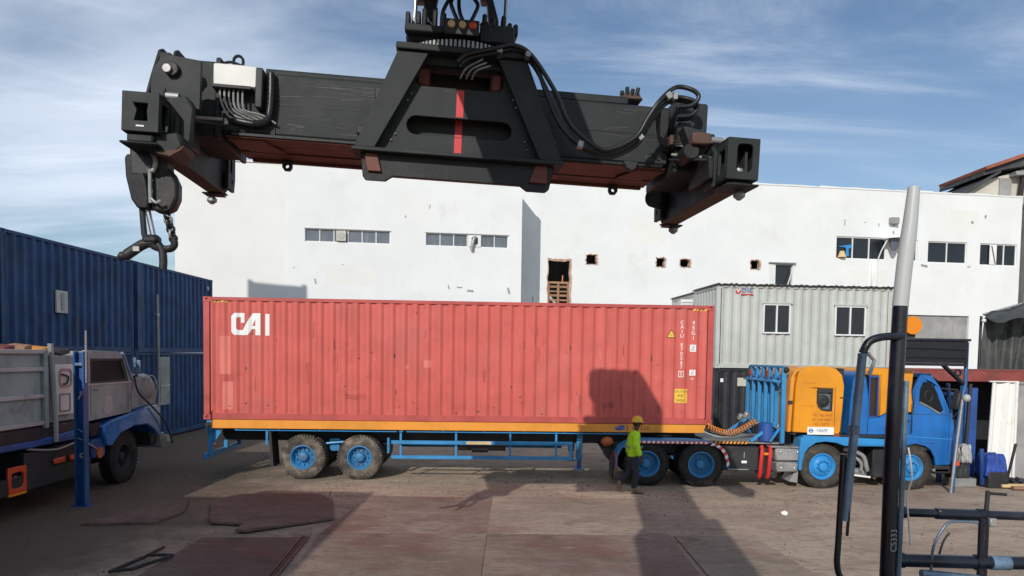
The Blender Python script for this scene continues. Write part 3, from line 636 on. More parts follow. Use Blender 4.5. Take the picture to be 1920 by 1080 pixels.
def decal_text(s, x, z, h, m, parent=rc, off=.004, sx=1.0, name='lettering'):
    mb = MB(); put_text(mb, s, x, z, h, 0, sx); conform(mb, 0, off).build(name, m, parent, smooth=0)
decal_text('DE', 11.15, RZ(3.59), .05, M['ink'], tri, .008)
z = 3.90
for ch in 'CAIU 870567':
    if ch != ' ': decal_text(ch, 11.41, RZ(z), .125, M['white'], sx=.95)
    z -= .108
bx_ = decal('check_digit_frame', [rect(11.35, 11.47, RZ(2.58), RZ(2.73)), rect(11.362, 11.458, RZ(2.595), RZ(2.715))], M['white'])
decal_text('5', 11.41, RZ(2.655), .12, M['white'])
z = 3.90
for ch in '45G1'.replace('1', 'I'):
    decal_text(ch, 11.69, RZ(z), .135, M['white'], sx=.95); z -= .125
for (z0, h) in ((3.20, .17), (2.62, .14)):
    q = decal('marking_plate', [rect(11.62, 11.76, RZ(z0), RZ(z0 + h))], M['white'])
    decal_text('20', 11.69, RZ(z0 + h * .68), .07, M['ink'] if z0 > 3 else M['redframe'], q, .006)
    decal_text('BC', 11.69, RZ(z0 + h * .3), .07, M['ink'] if z0 > 3 else M['redframe'], q, .006)
decal_text('45', 11.69, RZ(2.54), .07, M['white'])
cs = decal('caution_label', [rect(11.26, 11.58, RZ(1.95), RZ(2.29))], M['label'])
decal_text('CAUTION', 11.42, RZ(2.225), .075, M['ink'], cs, .006, .95)
decal_text("9'6\"", 11.42, RZ(2.12), .10, M['ink'], cs, .006)
decal_text('HIGH', 11.42, RZ(2.01), .085, M['ink'], cs, .006)
for k, x in enumerate((11.66, 11.75, 11.84, 11.93)):
    decal('hazard_stripe', [[(x, RZ(4.19)), (x + .05, RZ(4.19)), (x + .09, RZ(4.24)), (x + .04, RZ(4.24))]], M['label'], off=.005)
for k, x in enumerate((.22, .31, .40, .49)):
    decal('hazard_stripe', [[(x, RZ(4.19)), (x + .05, RZ(4.19)), (x + .09, RZ(4.235)), (x + .04, RZ(4.235))]], M['label'], off=.005)
decal('stencil_bar', [rect(11.665, 11.715, RZ(4.0), RZ(4.17))], M['redframe'], off=.003)
# dents pushed along the bottom rail and scuffs
for (x, z, w, h) in ((3.3, 1.95, .5, .12), (5.9, 1.72, .3, .1), (9.5, 1.8, .25, .15), (2.4, 2.3, .06, .5), (6.6, 2.4, .05, .3), (7.9, 2.9, .06, .35), (3.1, 2.6, .05, .4)):
    decal('scuff', [jag(x, x + w, RZ(z), RZ(z + h), min(w, h) * .35, 4)], M['redframe'], off=.0025)

scr = {'white': MB(), 'dark': MB()}
for k in range(46):
    x = random.uniform(.8, 11.0); z = random.uniform(.2, 2.2); h = random.uniform(.05, .38) * (1.0 if k % 3 else .35); w = random.uniform(.007, .018) if k % 3 else random.uniform(.02, .05); sh_ = random.uniform(-.02, .02)
    q = conform(flat([[(x, z), (x + w, z), (x + w * .7 + sh_, z + h), (x + sh_, z + h)]]), 0, .003); scr['white' if k % 4 == 0 else 'dark'].add(q.v, q.f)
for k in range(22):
    x = random.uniform(.3, 11.8); z = .155 + abs(random.gauss(0, .25)); r = random.uniform(.008, .024)
    q = conform(flat([jag(x, x + 2*r, z, z + r * random.uniform(1, 3), r * .4, 3)]), 0, .0032); scr['dark'].add(q.v, q.f)
scr['white'].build('paint_scratch', M['patch'], rc, smooth=0, kind='stuff'); scr['dark'].build('paint_scratch', M['rustmud'], rc, smooth=0, kind='stuff')
# ------------------------------------------------------------------ stacked navy containers at the left
H2 = 2.896; GAP = .004
def navy(label, Y, z):
    t, p = container(label, (-12.0, Y, z), PI/2, 6.058, H2, 2.438, M['navy'], M['navy'], .36, .06, 'navy containers stacked along the left side', amp=.022)
    return t
bA = navy('upper navy container of the far stack, its end next to the red container', 23.45,   .06 + H2 + GAP)
bB = navy('lower navy container of the far stack, behind the light pipe', 23.45, .06)
bC = navy('upper navy container of the near stack, with a pale vent plate on its side', 17.32,   .06 + H2 + GAP)
bD = navy('lower navy container of the near stack, mostly hidden behind the grey truck', 17.32, .06)
def on_navy(t, x0, x1, z0, z1, m, name, d=.03): return MB().box(x0, x1, -d, .02, z0, z1).build(name, m, t, bevel=.006)
vp = on_navy(bC, 2.05, 2.55, 1.03, 1.62, M['silverlt'], 'vent_plate')
MB().box(2.24, 2.38, -.05, -.031, 1.1, 1.55).build('vent_slot', M['silver'], vp, bevel=.01)
on_navy(bA, 5.5, 5.62, 2.45, 2.6, M['silverlt'], 'small_vent')
gp = on_navy(bB, 1.6, 2.3, 1.1, 2.75, M['silver'], 'grey_panel', .02)
MB().box(1.62, 2.28, -.035, -.021, 1.75, 1.79).build('panel_rail', M['alu'], gp)
pp = thing('down_pipe', 'thin pale pipe standing against the seam of the navy container stacks', 'pipe', (-11.9, 24.75, 0))
MB().tube([(0, 0, 0), (.0, 0, 2.9), (-.02, .0, 4.9)], .045, 8).build('pipe', M['zinc'], pp)
MB().box(-.10, .02, -.10, .10, 1.2, 1.26).build('clip', M['zinc'], pp); MB().box(-.10, .02, -.10, .10, 4.2, 4.26).build('clip', M['zinc'], pp)
on_navy(bA, .02, .30, .12, 2.8, M['navy'], 'lock_post', .07)

# stacks standing outside the frame, whose shadows reach into it
for k in range(2):
    container('%s navy container of the stack outside the frame at near left' % ('upper', 'lower')[k], (-6.6, -6.8, .06 + (1 - k) * 2.90), PI/2, 12.192, H2, 2.438, M['navy'], M['navy'], .36, .045)

for k in range(4):
    container('%s navy container outside the frame, %s in the left row' % (('lower', 'upper')[k % 2], ('nearest', 'second nearest')[k // 2]), (-12.0, 5.02 + 6.15 * (k // 2), .06 + (k % 2) * 2.90), PI/2, 6.058, H2, 2.438, M['navy'], M['navy'], .36, .06, 'navy containers stacked along the left side')
fr_ = thing('flat_rack', 'flat rack with an upright end wall on a tall container stack outside the frame', 'flat rack', (-15.72, 19.2, 11.70), (0, 0, 0))
MB().box(-1.22, 1.22, -6.0, .0, 0, .3).build('rack_base', M['rustred'], fr_); MB().box(-1.1, 1.1, -.10, -.02, .31, 2.40).build('end_wall', M['rustred'], fr_)
for x in (-1.22, 1.04): MB().box(x, x + .18, -.16, .0, .31, 2.48).build('end_post', M['rustred'], fr_)
for k in range(4): container('%s rust red container of the tall stack outside the frame' % ('bottom', 'second', 'third', 'top')[k], (-14.50, 13.1, .06 + k * 2.9), PI/2, 6.058, H2, 2.438, M['rustred'], M['rustred'], .36, .06)
for k in range(2):  # added unseen stack; its shadow fills the sunlit wedge on the left ground
    container('%s navy container of the added unseen second stack at near left' % ('upper', 'lower')[k], (-9.30, -7.6, .06 + (1 - k) * 2.90), PI/2, 12.192, H2, 2.438, M['navy'], M['navy'], .36, .045)
# ------------------------------------------------------------------ grey site cabin on a black container
CY = .065
def site_cabin(label, loc, H, windows, L=6.058, Wd=2.438):
    t, p = container(label, loc, CY, L, H, Wd, M['cabin'], M['cabin'], .30, .04, name='site_cabin'); t['category'] = 'site cabin'
    for (x0, x1, z0, z1) in windows:
        n = 2; fw = .05; w = (x1 - x0 - fw) / n
        fr = MB().plate([rect(x0, x1, z0, z1)] + [rect(x0 + fw + k * w, x0 + k * w + w, z0 + fw, z1 - fw) for k in range(n)], 'y', -.05, .06).build('window', M['frame'], t, bevel=.004, smooth=0)
        for k in range(n): MB().box(x0 + fw + k * w + .001, x0 + k * w + w - .001, .005 - .02 * k, .015 - .02 * k, z0 + fw + .001, z1 - fw - .001).build('pane', M['glass'], fr, smooth=0)
        MB().box(x0 - .05, x1 + .05, -.085, -.052, z1 + .003, z1 + .05).build('drip_strip', M['cabin'], fr, bevel=.004)
    # wavy roof sheet with an overhanging lip
    n = 72; vs = []
    for i in range(n + 1):
        x = -.05 + (L + .1) * i / n; zz_ = H + .035 + .028 * math.sin(2 * PI * x / .2)
        vs += [(x, -.09, zz_), (x, Wd + .09, zz_)]
    o = MB().add(vs, [(2*i, 2*i+2, 2*i+3, 2*i+1) for i in range(n)]).build('roof_sheet', M['roofdark'], t, smooth=60)
    s = o.modifiers.new('sheet', 'SOLIDIFY'); s.thickness = .03
    return t
cb = site_cabin('pale grey corrugated site cabin with two sliding windows on a black container', (6.75, 24.55, 2.73), 2.76, [(1.58, 2.52, 1.17, 2.16), (4.05, 5.12, 1.14, 2.14)])
lg = MB().plate([circle(.72, 2.56, .085, 14)], 'y', -.008, .0).build('logo_emblem', M['redtape'], cb, smooth=0)
mb = MB(); mb.add([(.72, -.012, 2.50), (.69, -.012, 2.57), (.64, -.012, 2.61), (.70, -.012, 2.62), (.72, -.012, 2.58), (.75, -.012, 2.62), (.80, -.012, 2.61), (.75, -.012, 2.57)], [(0, 1, 2, 3, 4), (0, 4, 5, 6, 7)]); mb.build('logo_leaf', M['white'], lg, smooth=0)
mb = MB(); put_text(mb, 'OSG', 1.03, 2.585, .19, -.006); mb.build('logo_lettering', M['inkblue'], cb, smooth=0)
MB().box(.82, 1.24, -.008, .0, 2.44, 2.475).build('logo_underline', M['redtape'], cb, smooth=0)
bk, _ = container('black container under the grey site cabin with a small tan plate', (6.75, 24.55, .08), CY, 6.058, 2.63, 2.438, M['blackbox'], M['blackbox'], .30, .04)
MB().box(.78, 1.12, -.02, .03, 2.05, 2.33).build('data_plate', M['beige'], bk, bevel=.004)
MB().box(.78, 1.12, -.022, .03, 2.335, 2.42).build('plate_hood', M['brown'], bk, bevel=.004)
MB().box(.20, .30, -.004, .01, 2.18, 2.30).build('stencil_mark', M['white'], bk)
cb2 = site_cabin('second pale cabin standing behind the grey site cabin', (6.92, 28.4, 2.73), 2.80, [], 6.058, 3.0)
container('black container under the second cabin, hidden by the red container', (6.92, 28.4, .08), CY, 6.058, 2.63, 3.0, M['blackbox'], M['blackbox'], .30, .04)
ac = thing('air_conditioner', 'white air conditioner unit on the end wall of the second cabin', 'air conditioner', (6.55, 28.5, 4.75))
MB().box(-.16, .30, -.35, .35, 0, .52).build('case', M['acwhite'], ac, bevel=.015)
for k in range(4): MB().box(-.14, .28, -.356, -.351, .08 + .1 * k, .12 + .1 * k).build('louvre', M['zinc'], ac)

# ------------------------------------------------------------------ open rust red container and clutter at the right
oc = thing('open_container', 'rust red open sided container with a dark inside behind the blue cab', 'container', (10.9, 20.55, 0), (0, 0, -.02))
MB().box(0, 6.05, .0, .12, 2.50, 2.80).build('top_rail', M['rustred'], oc, bevel=.02)
MB().box(0, 6.05, .02, 2.4, 2.802, 2.84).build('roof_panel', M['rustred'], oc, bevel=.01)
MB().box(0, 6.05, 2.3, 2.4, .1, 2.8).build('back_panel', M['blackbox'], oc)
MB().box(.002, .12, .125, 2.298, .1, 2.8).build('end_panel', M['rustred'], oc); MB().box(5.93, 6.05, .125, 2.298, .1, 2.8).build('end_panel', M['rustred'], oc)
MB().box(0, 6.05, .0, 2.298, .0, .098).build('floor_rail', M['rustred'], oc, bevel=.01)
for x in (0, 5.9): MB().box(x, x + .15, -.003, .122, .1, 2.498).build('corner_post', M['rustred'], oc, bevel=.01)
wd = thing('white_door_panel', 'tall white corrugated door panel standing upright in the opening at far right', 'door panel', (12.62, 18.8, 0))
pts_ = [(-.38, 0), (-.30, .0), (-.24, .06), (-.12, .06), (-.06, 0), (.05, 0), (.10, .06), (.17, .06), (.21, 0), (.26, 0)]
d_ = corr_sheet(pts_, .02, 2.54, 0); d_.v = [(x + .03 * (z - 1), y, z + .03 * math.sin(x * 9)) for x, y, z in d_.v]
o = d_.build('panel', M['curtain'], wd, smooth=0); so = o.modifiers.new('sheet', 'SOLIDIFY'); so.thickness = .03
MB().box(.25, .31, -.03, .05, .0, 2.56).build('frame_post', M['curtain'], wd, bevel=.006); MB().box(-.42, .32, -.02, .05, 2.545, 2.58).build('frame_rail', M['curtain'], wd, bevel=.006)
gw = thing('concrete_wall', 'weathered grey concrete wall at the right edge of the yard', 'wall', (14.1, 19.0, 0))
MB().box(-1.12, 3, 0, .3, 0, 2.48).build('wall_slab', M['grey'], gw, bevel=.02)
MB().box(-1.14, 3.02, -.02, .32, 2.482, 2.56).build('coping', M['zinc'], gw, bevel=.01)

# blue steel loading frame in front of the lorry nose
gf = thing('loading_frame', 'dark blue steel loading frame with a deep top beam in front of the lorry nose', 'steel frame', (9.62, 17.05, 0))
MB().box(-.66, .86, -.10, .10, 3.02, 3.52).build('beam_web', M['blackpaint'], gf, bevel=.012)
MB().box(-.68, .90, -.13, .13, 3.522, 3.58).build('beam_flange', M['railblack'], gf, bevel=.008)
MB().box(-.68, .84, -.13, .13, 2.95, 3.018).build('beam_flange', M['railblack'], gf, bevel=.008)
for k in range(2): MB().tube([(-.62, -.14, 3.16 + .2 * k), (.8, -.14, 3.14 + .2 * k)], .022, 6).build('pipe', M['railblack'], gf)
MB().tube([(.88, 0, 3.5), (.88, 0, 2.5), (.83, 0, 2.3), (.72, 0, 1.2), (.69, 0, 0)], .045, 8).build('post', M['bluepost'], gf)
MB().tube([(.62, -.05, 0), (.80, -.05, 2.2)], .03, 8).build('post', M['zinc'], gf)
MB().tube([(-.62, 0, 3.0), (-.62, 0, 0)], .05, 8).build('post', M['railblack'], gf)
MB().beam((.35, 0, 2.97), (.82, 0, 2.55), .05, .14, (0, 1, 0)).build('knee_brace', M['railblack'], gf)
MB().lathe([(.05, -.02), (.085, -.02), (.085, .02), (.05, .02), (.05, -.02)], (.66, -.06, 2.80), 'y', 14).build('brace_ring', M['railblack'], gf)
MB().ball((.86, -.1, 2.22), .09, 10, 8).build('clamp', M['silverlt'], gf)

rk = thing('blue_rack', 'blue tube rack leaning in the dark gap left of the white door panel', 'rack', (11.15, 18.35, 0))
for k, (x0, x1, z1, r) in enumerate(((-.75, -.05, 2.45, .035), (-.35, .05, 2.5, .05), (.05, .12, 2.45, .055), (.28, .30, 2.5, .04), (-.28, -.30, 1.9, .07))):
    MB().tube([(x1, .05 * k, 0 if k != 0 else .5), (x0 + .1, .05 * k, z1)], r, 8).build('rack_tube', M['bluepost'] if k != 3 else M['black'], rk)
MB().box(-.5, .5, .3, .36, .2, .28).build('rack_rail', M['bluecab'], rk); MB().box(-.5, .5, .3, .36, 2.2, 2.28).build('rack_rail', M['bluedull'], rk)
MB().box(.32, .62, .22, .28, .1, 2.4).build('rack_panel', M['bluedull'], rk, bevel=.01)
bt = thing('blue_bundle', 'crumpled blue tarpaulin draped over crates at the foot of the white door panel', 'tarpaulin', (11.85, 18.0, 0))
def drape(name, parent, m, cx, cy, z0, w, d, drop, seed):
    n = 26; vs = []
    for j in range(n + 1):
        for i in range(n + 1):
            u = (i / n - .5) * 2; v = (j / n - .5) * 2
            ex = max(0, abs(u) - .55); ey = max(0, abs(v) - .55); e = max(ex, ey) / .45
            nz = mnoise.noise(Vector((u * 3 + seed, v * 3, seed))); n2 = mnoise.noise(Vector((u * 7, v * 7 + seed, 2.)))
            k = 1 - .18 * e
            vs.append((cx + u * w * k + .05 * nz, cy + v * d * k + .05 * n2, max(.02, z0 - drop * e ** 1.3 + .06 * nz * (1 - .3 * e) + .03 * n2)))
    o = MB().add(vs, [(j * (n + 1) + i, j * (n + 1) + i + 1, (j + 1) * (n + 1) + i + 1, (j + 1) * (n + 1) + i) for j in range(n) for i in range(n)]).build(name, m, parent, smooth=45)
    q = o.modifiers.new('cloth', 'SOLIDIFY'); q.thickness = .006; return o
drape('tarpaulin', bt, M['bluecloth'], -.05, 0, .80, .34, .34, .50, 4.)
MB().box(-.18, .08, -.18, .18, .402, .62).build('crate', M['wood'], bt, bevel=.02)
MB().cbox((.30, -.2, .55), (.05, .05, 1.1), (.1, .12, 0)).build('stick', M['black'], bt, bevel=.006); MB().cbox((-.36, -.15, .5), (.10, .06, .9), (.05, -.15, .3)).build('stick', M['bluedull'], bt, bevel=.006)
MB().box(-.28, .2, -.3, .3, .0, .4).build('crate', M['black'], bt, bevel=.02)
wt = thing('work_clothes', 'white and grey rags bundled beside the lorry nose under the loading frame', 'rags', (11.05, 17.9, 0))
drape('rag', wt, M['silverlt'], .02, 0, 1.02, .17, .15, .42, 1.); drape('rag', wt, M['char'], -.08, .08, .62, .26, .20, .45, 7.)
MB().box(-.09, .12, -.06, .1, .222, .98).build('box', M['black'], wt, bevel=.02)
MB().box(-.3, .3, -.1, .3, 0, .22).build('block', M['zinc'], wt, bevel=.02)
dp = thing('debris_heap', 'dark heap of rubble on the ground in front of the white door panel', 'rubble', (12.35, 18.25, 0))
mb = MB()
for k in range(46):
    a = random.uniform(0, 2*PI); q = random.random() ** .6
    mb.cbox((.75 * q * math.cos(a), .35 * q * math.sin(a), .02 + .20 * (1 - q) * random.random()), (random.uniform(.08, .22), random.uniform(.06, .2), random.uniform(.04, .12)), (random.random(), random.random(), random.random() * 3))
mb.build('rubble', M['black'], dp, smooth=0, kind='stuff')
pk = thing('timber_plank', 'pale yellow timber plank lying on the ground below the white door panel', 'plank', (12.3, 17.75, .02))
MB().cbox((0, 0, .05), (.85, .16, .07), (0, 0, .06)).build('board', M['plank'], pk, bevel=.006)
MB().cbox((.10, -.28, .045), (.8, .14, .06), (0, 0, -.03)).build('board', M['wood'], pk, bevel=.006)
# ================================================================== WHEELS
def tyre_mesh(name, r, w, rr, lugs, m, lug_h=.02):
    mb = MB()
    prof = [(rr, -w/2 + .03), (rr + .02, -w/2 + .005), (rr + .07, -w/2 - .012), ((r + rr)/2 + .02, -w/2 - .016), (r - .05, -w/2 + .004), (r - .02, -w/2 + .02), (r - .006, -w/2 + .045), (r, -w/2 + .08),
            (r, w/2 - .08), (r - .02, w/2 - .02), ((r + rr)/2, w/2 + .012), (rr, w/2 - .03)]
    mb.lathe(prof, n=56)
    for k in range(lugs):
        for s in (-1, 1):
            A = 2*PI*(k + (.5 if s > 0 else 0))/lugs; ca, sa = math.cos(A), math.sin(A); ta = PI * r / lugs * .62
            for (y0, y1, ra, rb) in ((s * (w/2 + .006), s * .012, r - .03, r + lug_h),):
                v = []
                for q in (ra, rb):
                    for y, tt in ((y0, ta), (y1, ta * .8)):
                        yy = y if q == ra or abs(y) < .05 else y - s * .018
                        for sg in (-1, 1): v.append((q * ca - sg * tt * sa, yy, q * sa + sg * tt * ca))
                mb.add(v, [(0, 1, 3, 2), (4, 6, 7, 5), (0, 4, 5, 1), (1, 5, 7, 3), (3, 7, 6, 2), (2, 6, 4, 0)])
    return mb.mesh(name, m, 30)
def rim_mesh(name, rr, w, m, deep=True):
    if deep: prof = [(rr + .006, -w/2 + .03), (rr + .012, -w/2 + .006), (rr - .012, -w/2 + .002), (rr - .022, -w/2 + .022), (rr - .045, -w/2 + .06), (rr - .055, w/2 - .13), (rr - .085, w/2 - .10), (.155, w/2 - .11), (.14, w/2 - .13), (.0, w/2 - .13)]
    else: prof = [(rr + .006, -w/2 + .03), (rr + .012, -w/2 + .006), (rr - .012, -w/2 + .002), (rr - .025, -w/2 + .03), (rr - .05, -w/2 + .05), (.20, -w/2 - .02), (.18, -w/2 - .03), (0, -w/2 - .03)]
    return MB().lathe(prof, n=40).mesh(name, m, 34)
def hub_mesh(name, w, m, deep=True, rad=.11):
    mb = MB(); y1 = -w/2 + .05 if deep else -w/2 - .075; yb = w/2 - .125 if deep else -w/2 - .028
    mb.lathe([(rad + .02, yb), (rad + .012, yb - .05), (rad, y1 + .03), (rad * .86, y1), (rad * .5, y1 - .012), (0, y1 - .012)], n=20)
    for k in range(10):
        A = 2*PI*k/10; q = .185 if deep else .15
        mb.cyl((q*math.cos(A), yb, q*math.sin(A)), (q*math.cos(A), yb - .045, q*math.sin(A)), .018, n=6)
        if deep and k % 2 == 0:
            A += .3; mb.cbox((rr_hole*math.cos(A), yb - .004, rr_hole*math.sin(A)), (.05, .012, .05), (0, -A, 0))
    return mb.mesh(name, m, 40)
rr_hole = .225
def wheel(parent, meshes, loc, rotz=0., spin=0.):
    """wheel as an Empty part with tyre, rim and hub as its sub-parts; axle along local y"""
    e = bpy.data.objects.new('wheel', None); COL.objects.link(e); e.parent = parent; e.location = loc; e.rotation_euler = (0, spin, rotz)
    e.empty_display_size = .1
    for n_, me in meshes:
        o = bpy.data.objects.new(n_, me); COL.objects.link(o); o.parent = e
    return e
WT = [('tyre', tyre_mesh('tyre', .525, .27, .285, 46, M['tyre'], .011)), ('rim', rim_mesh('rim', .285, .27, M['bluerim'])), ('hub', hub_mesh('hub', .27, M['bluerim']))]
WD = [('tyre', tyre_mesh('tyre', .525, .27, .30, 60, M['tyreblack'], .008)), ('rim', rim_mesh('rim', .30, .27, M['bluerim'])), ('hub', hub_mesh('hub', .27, M['bluerim']))]
WS = [('tyre', tyre_mesh('tyre', .525, .27, .30, 60, M['tyremid'], .006)), ('rim', rim_mesh('rim', .30, .27, M['bluelight'], False)), ('hub', hub_mesh('hub', .27, M['bluelight'], False))]
WK = [('tyre', tyre_mesh('tyre', .60, .28, .29, 44, M['tyreblack'], .012)), ('rim', rim_mesh('rim', .29, .27, M['black'])), ('hub', hub_mesh('hub', .27, M['char']))]

# ================================================================== SEMI TRAILER (local x along it, y across, z up)
tr = thing('semi_trailer', 'orange and blue semi trailer carrying the long red container', 'trailer', (-7.295, 17.372, 0), (0, 0, TY))
MB().box(.17, 12.05, .015, .14, 1.215, 1.42).build('side_rail', M['orange'], tr, bevel=.008)
MB().box(.17, 12.05, 2.30, 2.425, 1.215, 1.42).build('side_rail', M['orange'], tr, bevel=.008)
MB().box(.05, .168, .05, 2.39, 1.19, 1.42).build('end_beam', M['blue'], tr, bevel=.01)
MB().box(.10, 12.0, .142, 2.298, 1.34, 1.40).build('deck', M['black'], tr)
for y in (.72, 1.60): MB().box(.2, 12.0, y, y + .12, .86, 1.338).build('chassis_beam', M['black'], tr, bevel=.01)
for k in range(13): MB().box(.55 + .93 * k, .62 + .93 * k, .16, 2.28, 1.20, 1.335).build('cross_member', M['black'], tr)
for y in (0.03,):
    for (a, b) in ((.72, 4.55), (4.60, 4.7), (4.78, 10.2)): MB().box(a, b, y, y + .03, 1.165, 1.185).build('tie_rail', M['bluelight'], tr)
    for k in range(10): MB().box(.75 + k * .98, .765 + k * .98, y, y + .03, 1.187, 1.213).build('tie_hook', M['bluelight'], tr)
mb = MB(); mb.cyl((.10, .005, 1.30), (.10, .05, 1.30), .065, n=14); mb.build('twistlock', M['black'], tr)
mb = MB(); mb.cyl((12.08, -.005, 1.30), (12.08, .05, 1.30), .065, n=14); mb.build('twistlock', M['black'], tr)
MB().box(.02, .20, .02, .12, 1.16, 1.19).build('bracket', M['blue'], tr)
# wheels: outer and inner tyre on each side
for x in (2.31, 3.66):
    for y, f in ((.165, 0), (.475, PI), (1.96, 0), (2.27, PI)):
        wheel(tr, WT, (x, y, .535), f, random.uniform(0, 6))
    MB().cyl((x, .3, .535), (x, 2.1, .535), .075, n=12).build('axle', M['black'], tr)
    for y in (.80, 1.63):
        MB().tube([(x - .58, y, .80), (x - .3, y, .70), (x, y, .66), (x + .3, y, .70), (x + .58, y, .80)], .05, 8).build('leaf_spring', M['black'], tr)
MB().box(2.85, 3.10, .55, .8, .62, .95).build('spring_hanger', M['blue'], tr, bevel=.02); MB().cyl((2.78, .50, .82), (3.2, .50, .86), .03, n=8).build('equaliser', M['bluelight'], tr)
MB().box(4.28, 4.34, .35, .6, .6, 1.0).build('spring_hanger', M['blue'], tr, bevel=.01)
MB().box(1.44, 1.49, .05, .09, .82, 1.16).build('flap_bracket', M['blue'], tr)
fl_ = MB().box(1.50, 1.56, .06, .62, .30, 1.16); fl_.v = [(x + (.06 if z < .5 else 0), y, z) for x, y, z in fl_.v]; fl_.build('mud_flap', M['black'], tr)
# rear under-run bumper
MB().box(.06, .16, .10, .20, .55, 1.19).build('bumper_post', M['blue'], tr, bevel=.008); MB().box(.06, .16, 2.24, 2.34, .55, 1.19).build('bumper_post', M['blue'], tr, bevel=.008)
MB().box(-.03, .05, .02, 2.42, .47, .60).build('bumper_bar', M['blue'], tr, bevel=.01)
MB().plate([[(.162, 1.18), (.36, 1.18), (.36, 1.1), (.162, .8)]], 'y', .12, .14).build('gusset', M['blue'], tr, smooth=0)
MB().box(.06, .16, 1.2, 1.28, .6, 1.19).build('bumper_post', M['blue'], tr, bevel=.008)
for y in (.35, 2.1): MB().box(.04, .10, y, y + .25, .68, .78).build('tail_lamp', M['redlamp'], tr, bevel=.01)
# side guards, near and far
for yy in (.02, 2.37):
    g_ = MB().box(4.42, 8.80, yy, yy + .045, .875, .965).build('side_guard', M['blue'], tr, bevel=.006)
    MB().box(4.42, 8.80, yy, yy + .045, .52, .605).build('guard_rail', M['blue'], g_, bevel=.006)
    MB().box(8.72, 8.80, yy + .001, yy + .044, .607, .873).build('guard_end', M['blue'], g_, bevel=.004)
    for x in (4.64, 5.97, 7.28, 8.40): MB().box(x - .025, x + .025, yy + .046, yy + .085, .54, 1.20).build('guard_post', M['blue'], g_, bevel=.004)
    if yy < 1: MB().box(6.22, 6.82, yy - .004, yy - .001, .885, .955).build('reflective_tape', M['plank'], g_)
# landing legs with a winch
for y in (.42, 2.0):
    lgq = MB().box(8.95, 9.10, y, y + .14, .48, 1.21).build('landing_leg', M['blue'], tr, bevel=.008)
    MB().box(8.975, 9.075, y + .02, y + .12, .26, .478).build('inner_leg', M['bluedull'], lgq, bevel=.006); MB().box(8.90, 9.15, y - .04, y + .18, .225, .258).build('foot_plate', M['blue'], lgq, bevel=.006)
MB().cyl((9.02, .56, .85), (9.02, 2.0, .85), .03, n=8).build('winch_shaft', M['black'], tr)
MB().tube([(9.05, .42, .9), (9.05, .28, .9), (9.05, .26, .62)], .015, 6).build('winch_handle', M['zinc'], tr)
# spare wheel carrier and tank seen between the guards
MB().cyl((6.0, 1.0, .78), (7.2, 1.0, .78), .17, n=16).build('air_tank', M['black'], tr); MB().box(6.35, 6.75, .55, .75, .62, .70).build('valve', M['black'], tr)
# king pin coupling area
MB().box(9.9, 12.0, .5, 1.94, 1.19, 1.27).build('coupler_plate', M['black'], tr, bevel=.01)
lo = MB().plate([[(9.82, 1.30), (9.90, 1.26), (10.06, 1.28), (10.07, 1.31), (9.95, 1.33), (10.07, 1.335), (10.06, 1.38), (9.98, 1.395), (9.86, 1.37), (9.99, 1.345), (9.82, 1.335)]], 'y', .010, .0145).build('trailer_logo', M['inkblue'], tr, smooth=0)
mb = MB(); put_text(mb, 'PCS33', 10.45, 1.315, .13, .011, 1.2); mb.build('trailer_lettering', M['inkred'], tr, smooth=0)
MB().box(10.12, 10.135, .011, .0145, 1.25, 1.40).build('logo_bar', M['ink'], tr)

# ================================================================== TRACTOR UNIT (world coordinates, base at its own Empty)
tk = thing('tractor_truck', 'blue and orange tractor lorry with four axles coupled to the orange trailer', 'lorry', (6.3, 18.5, 0))
def B(name, mb, m, bevel=.01, parent=tk, smooth=32, **k): return mb.build(name, m, parent, bevel=bevel, smooth=smooth, world=(parent is tk), **k)
for y in (18.0, 18.95): B('chassis_rail', MB().box(2.5, 10.0, y, y + .09, .70, .98), M['black'])
for x in (3.21, 4.50):
    for y, f in ((17.43, 0), (17.74, PI), (19.27, 0), (19.58, PI)): wheel(tk, WD, (x - 6.3, y - 18.5, .53), f, random.uniform(0, 6))
    B('axle', MB().cyl((x, 17.6, .53), (x, 19.4, .53), .09, n=12), M['black'], 0)
    B('differential', MB().ball((x, 18.5, .53), .26, 12, 8), M['zinc'], 0)
for x in (7.37, 9.45):
    for y, f in ((17.45, 0), (19.55, PI)): wheel(tk, WS if x < 8 else WS, (x - 6.3, y - 18.5, .53), f, random.uniform(0, 6))
    B('axle', MB().cyl((x, 17.6, .53), (x, 19.4, .53), .07, n=12), M['black'], 0)
def ribbon(pts, y0, y1, th):
    """bent sheet following (x, z) points"""
    lo = []; up = []
    for i, p in enumerate(pts):
        a = pts[max(i-1, 0)]; b = pts[min(i+1, len(pts)-1)]; dx, dz = b[0]-a[0], b[1]-a[1]; l = math.hypot(dx, dz); nx, nz = -dz/l, dx/l
        up.append((p[0] + nx*th/2, p[1] + nz*th/2)); lo.append((p[0] - nx*th/2, p[1] - nz*th/2))
    return MB().plate([up + lo[::-1]], 'y', y0, y1)
rf_pts = [tuple(p[:2]) for p in [(2.48, .42), (2.50, .70), (2.60, .90), (2.78, 1.02), (3.0, 1.075), (3.3, 1.085), (4.3, 1.08), (4.70, 1.06), (4.92, .98), (5.06, .84), (5.12, .66), (5.13, .45)]]
for y0, y1 in ((17.26, 17.90), (19.1, 19.74)): B('rear_mudguard', ribbon(rf_pts, y0, y1, .025), M['bluedull'] if y0 > 18 else M['blue'], .004)
B('mudguard_skirt', MB().box(2.44, 2.52, 17.28, 17.88, .36, .75), M['rustred']); B('mud_flap', MB().box(2.40, 2.43, 17.3, 17.9, .15, .72), M['black'])
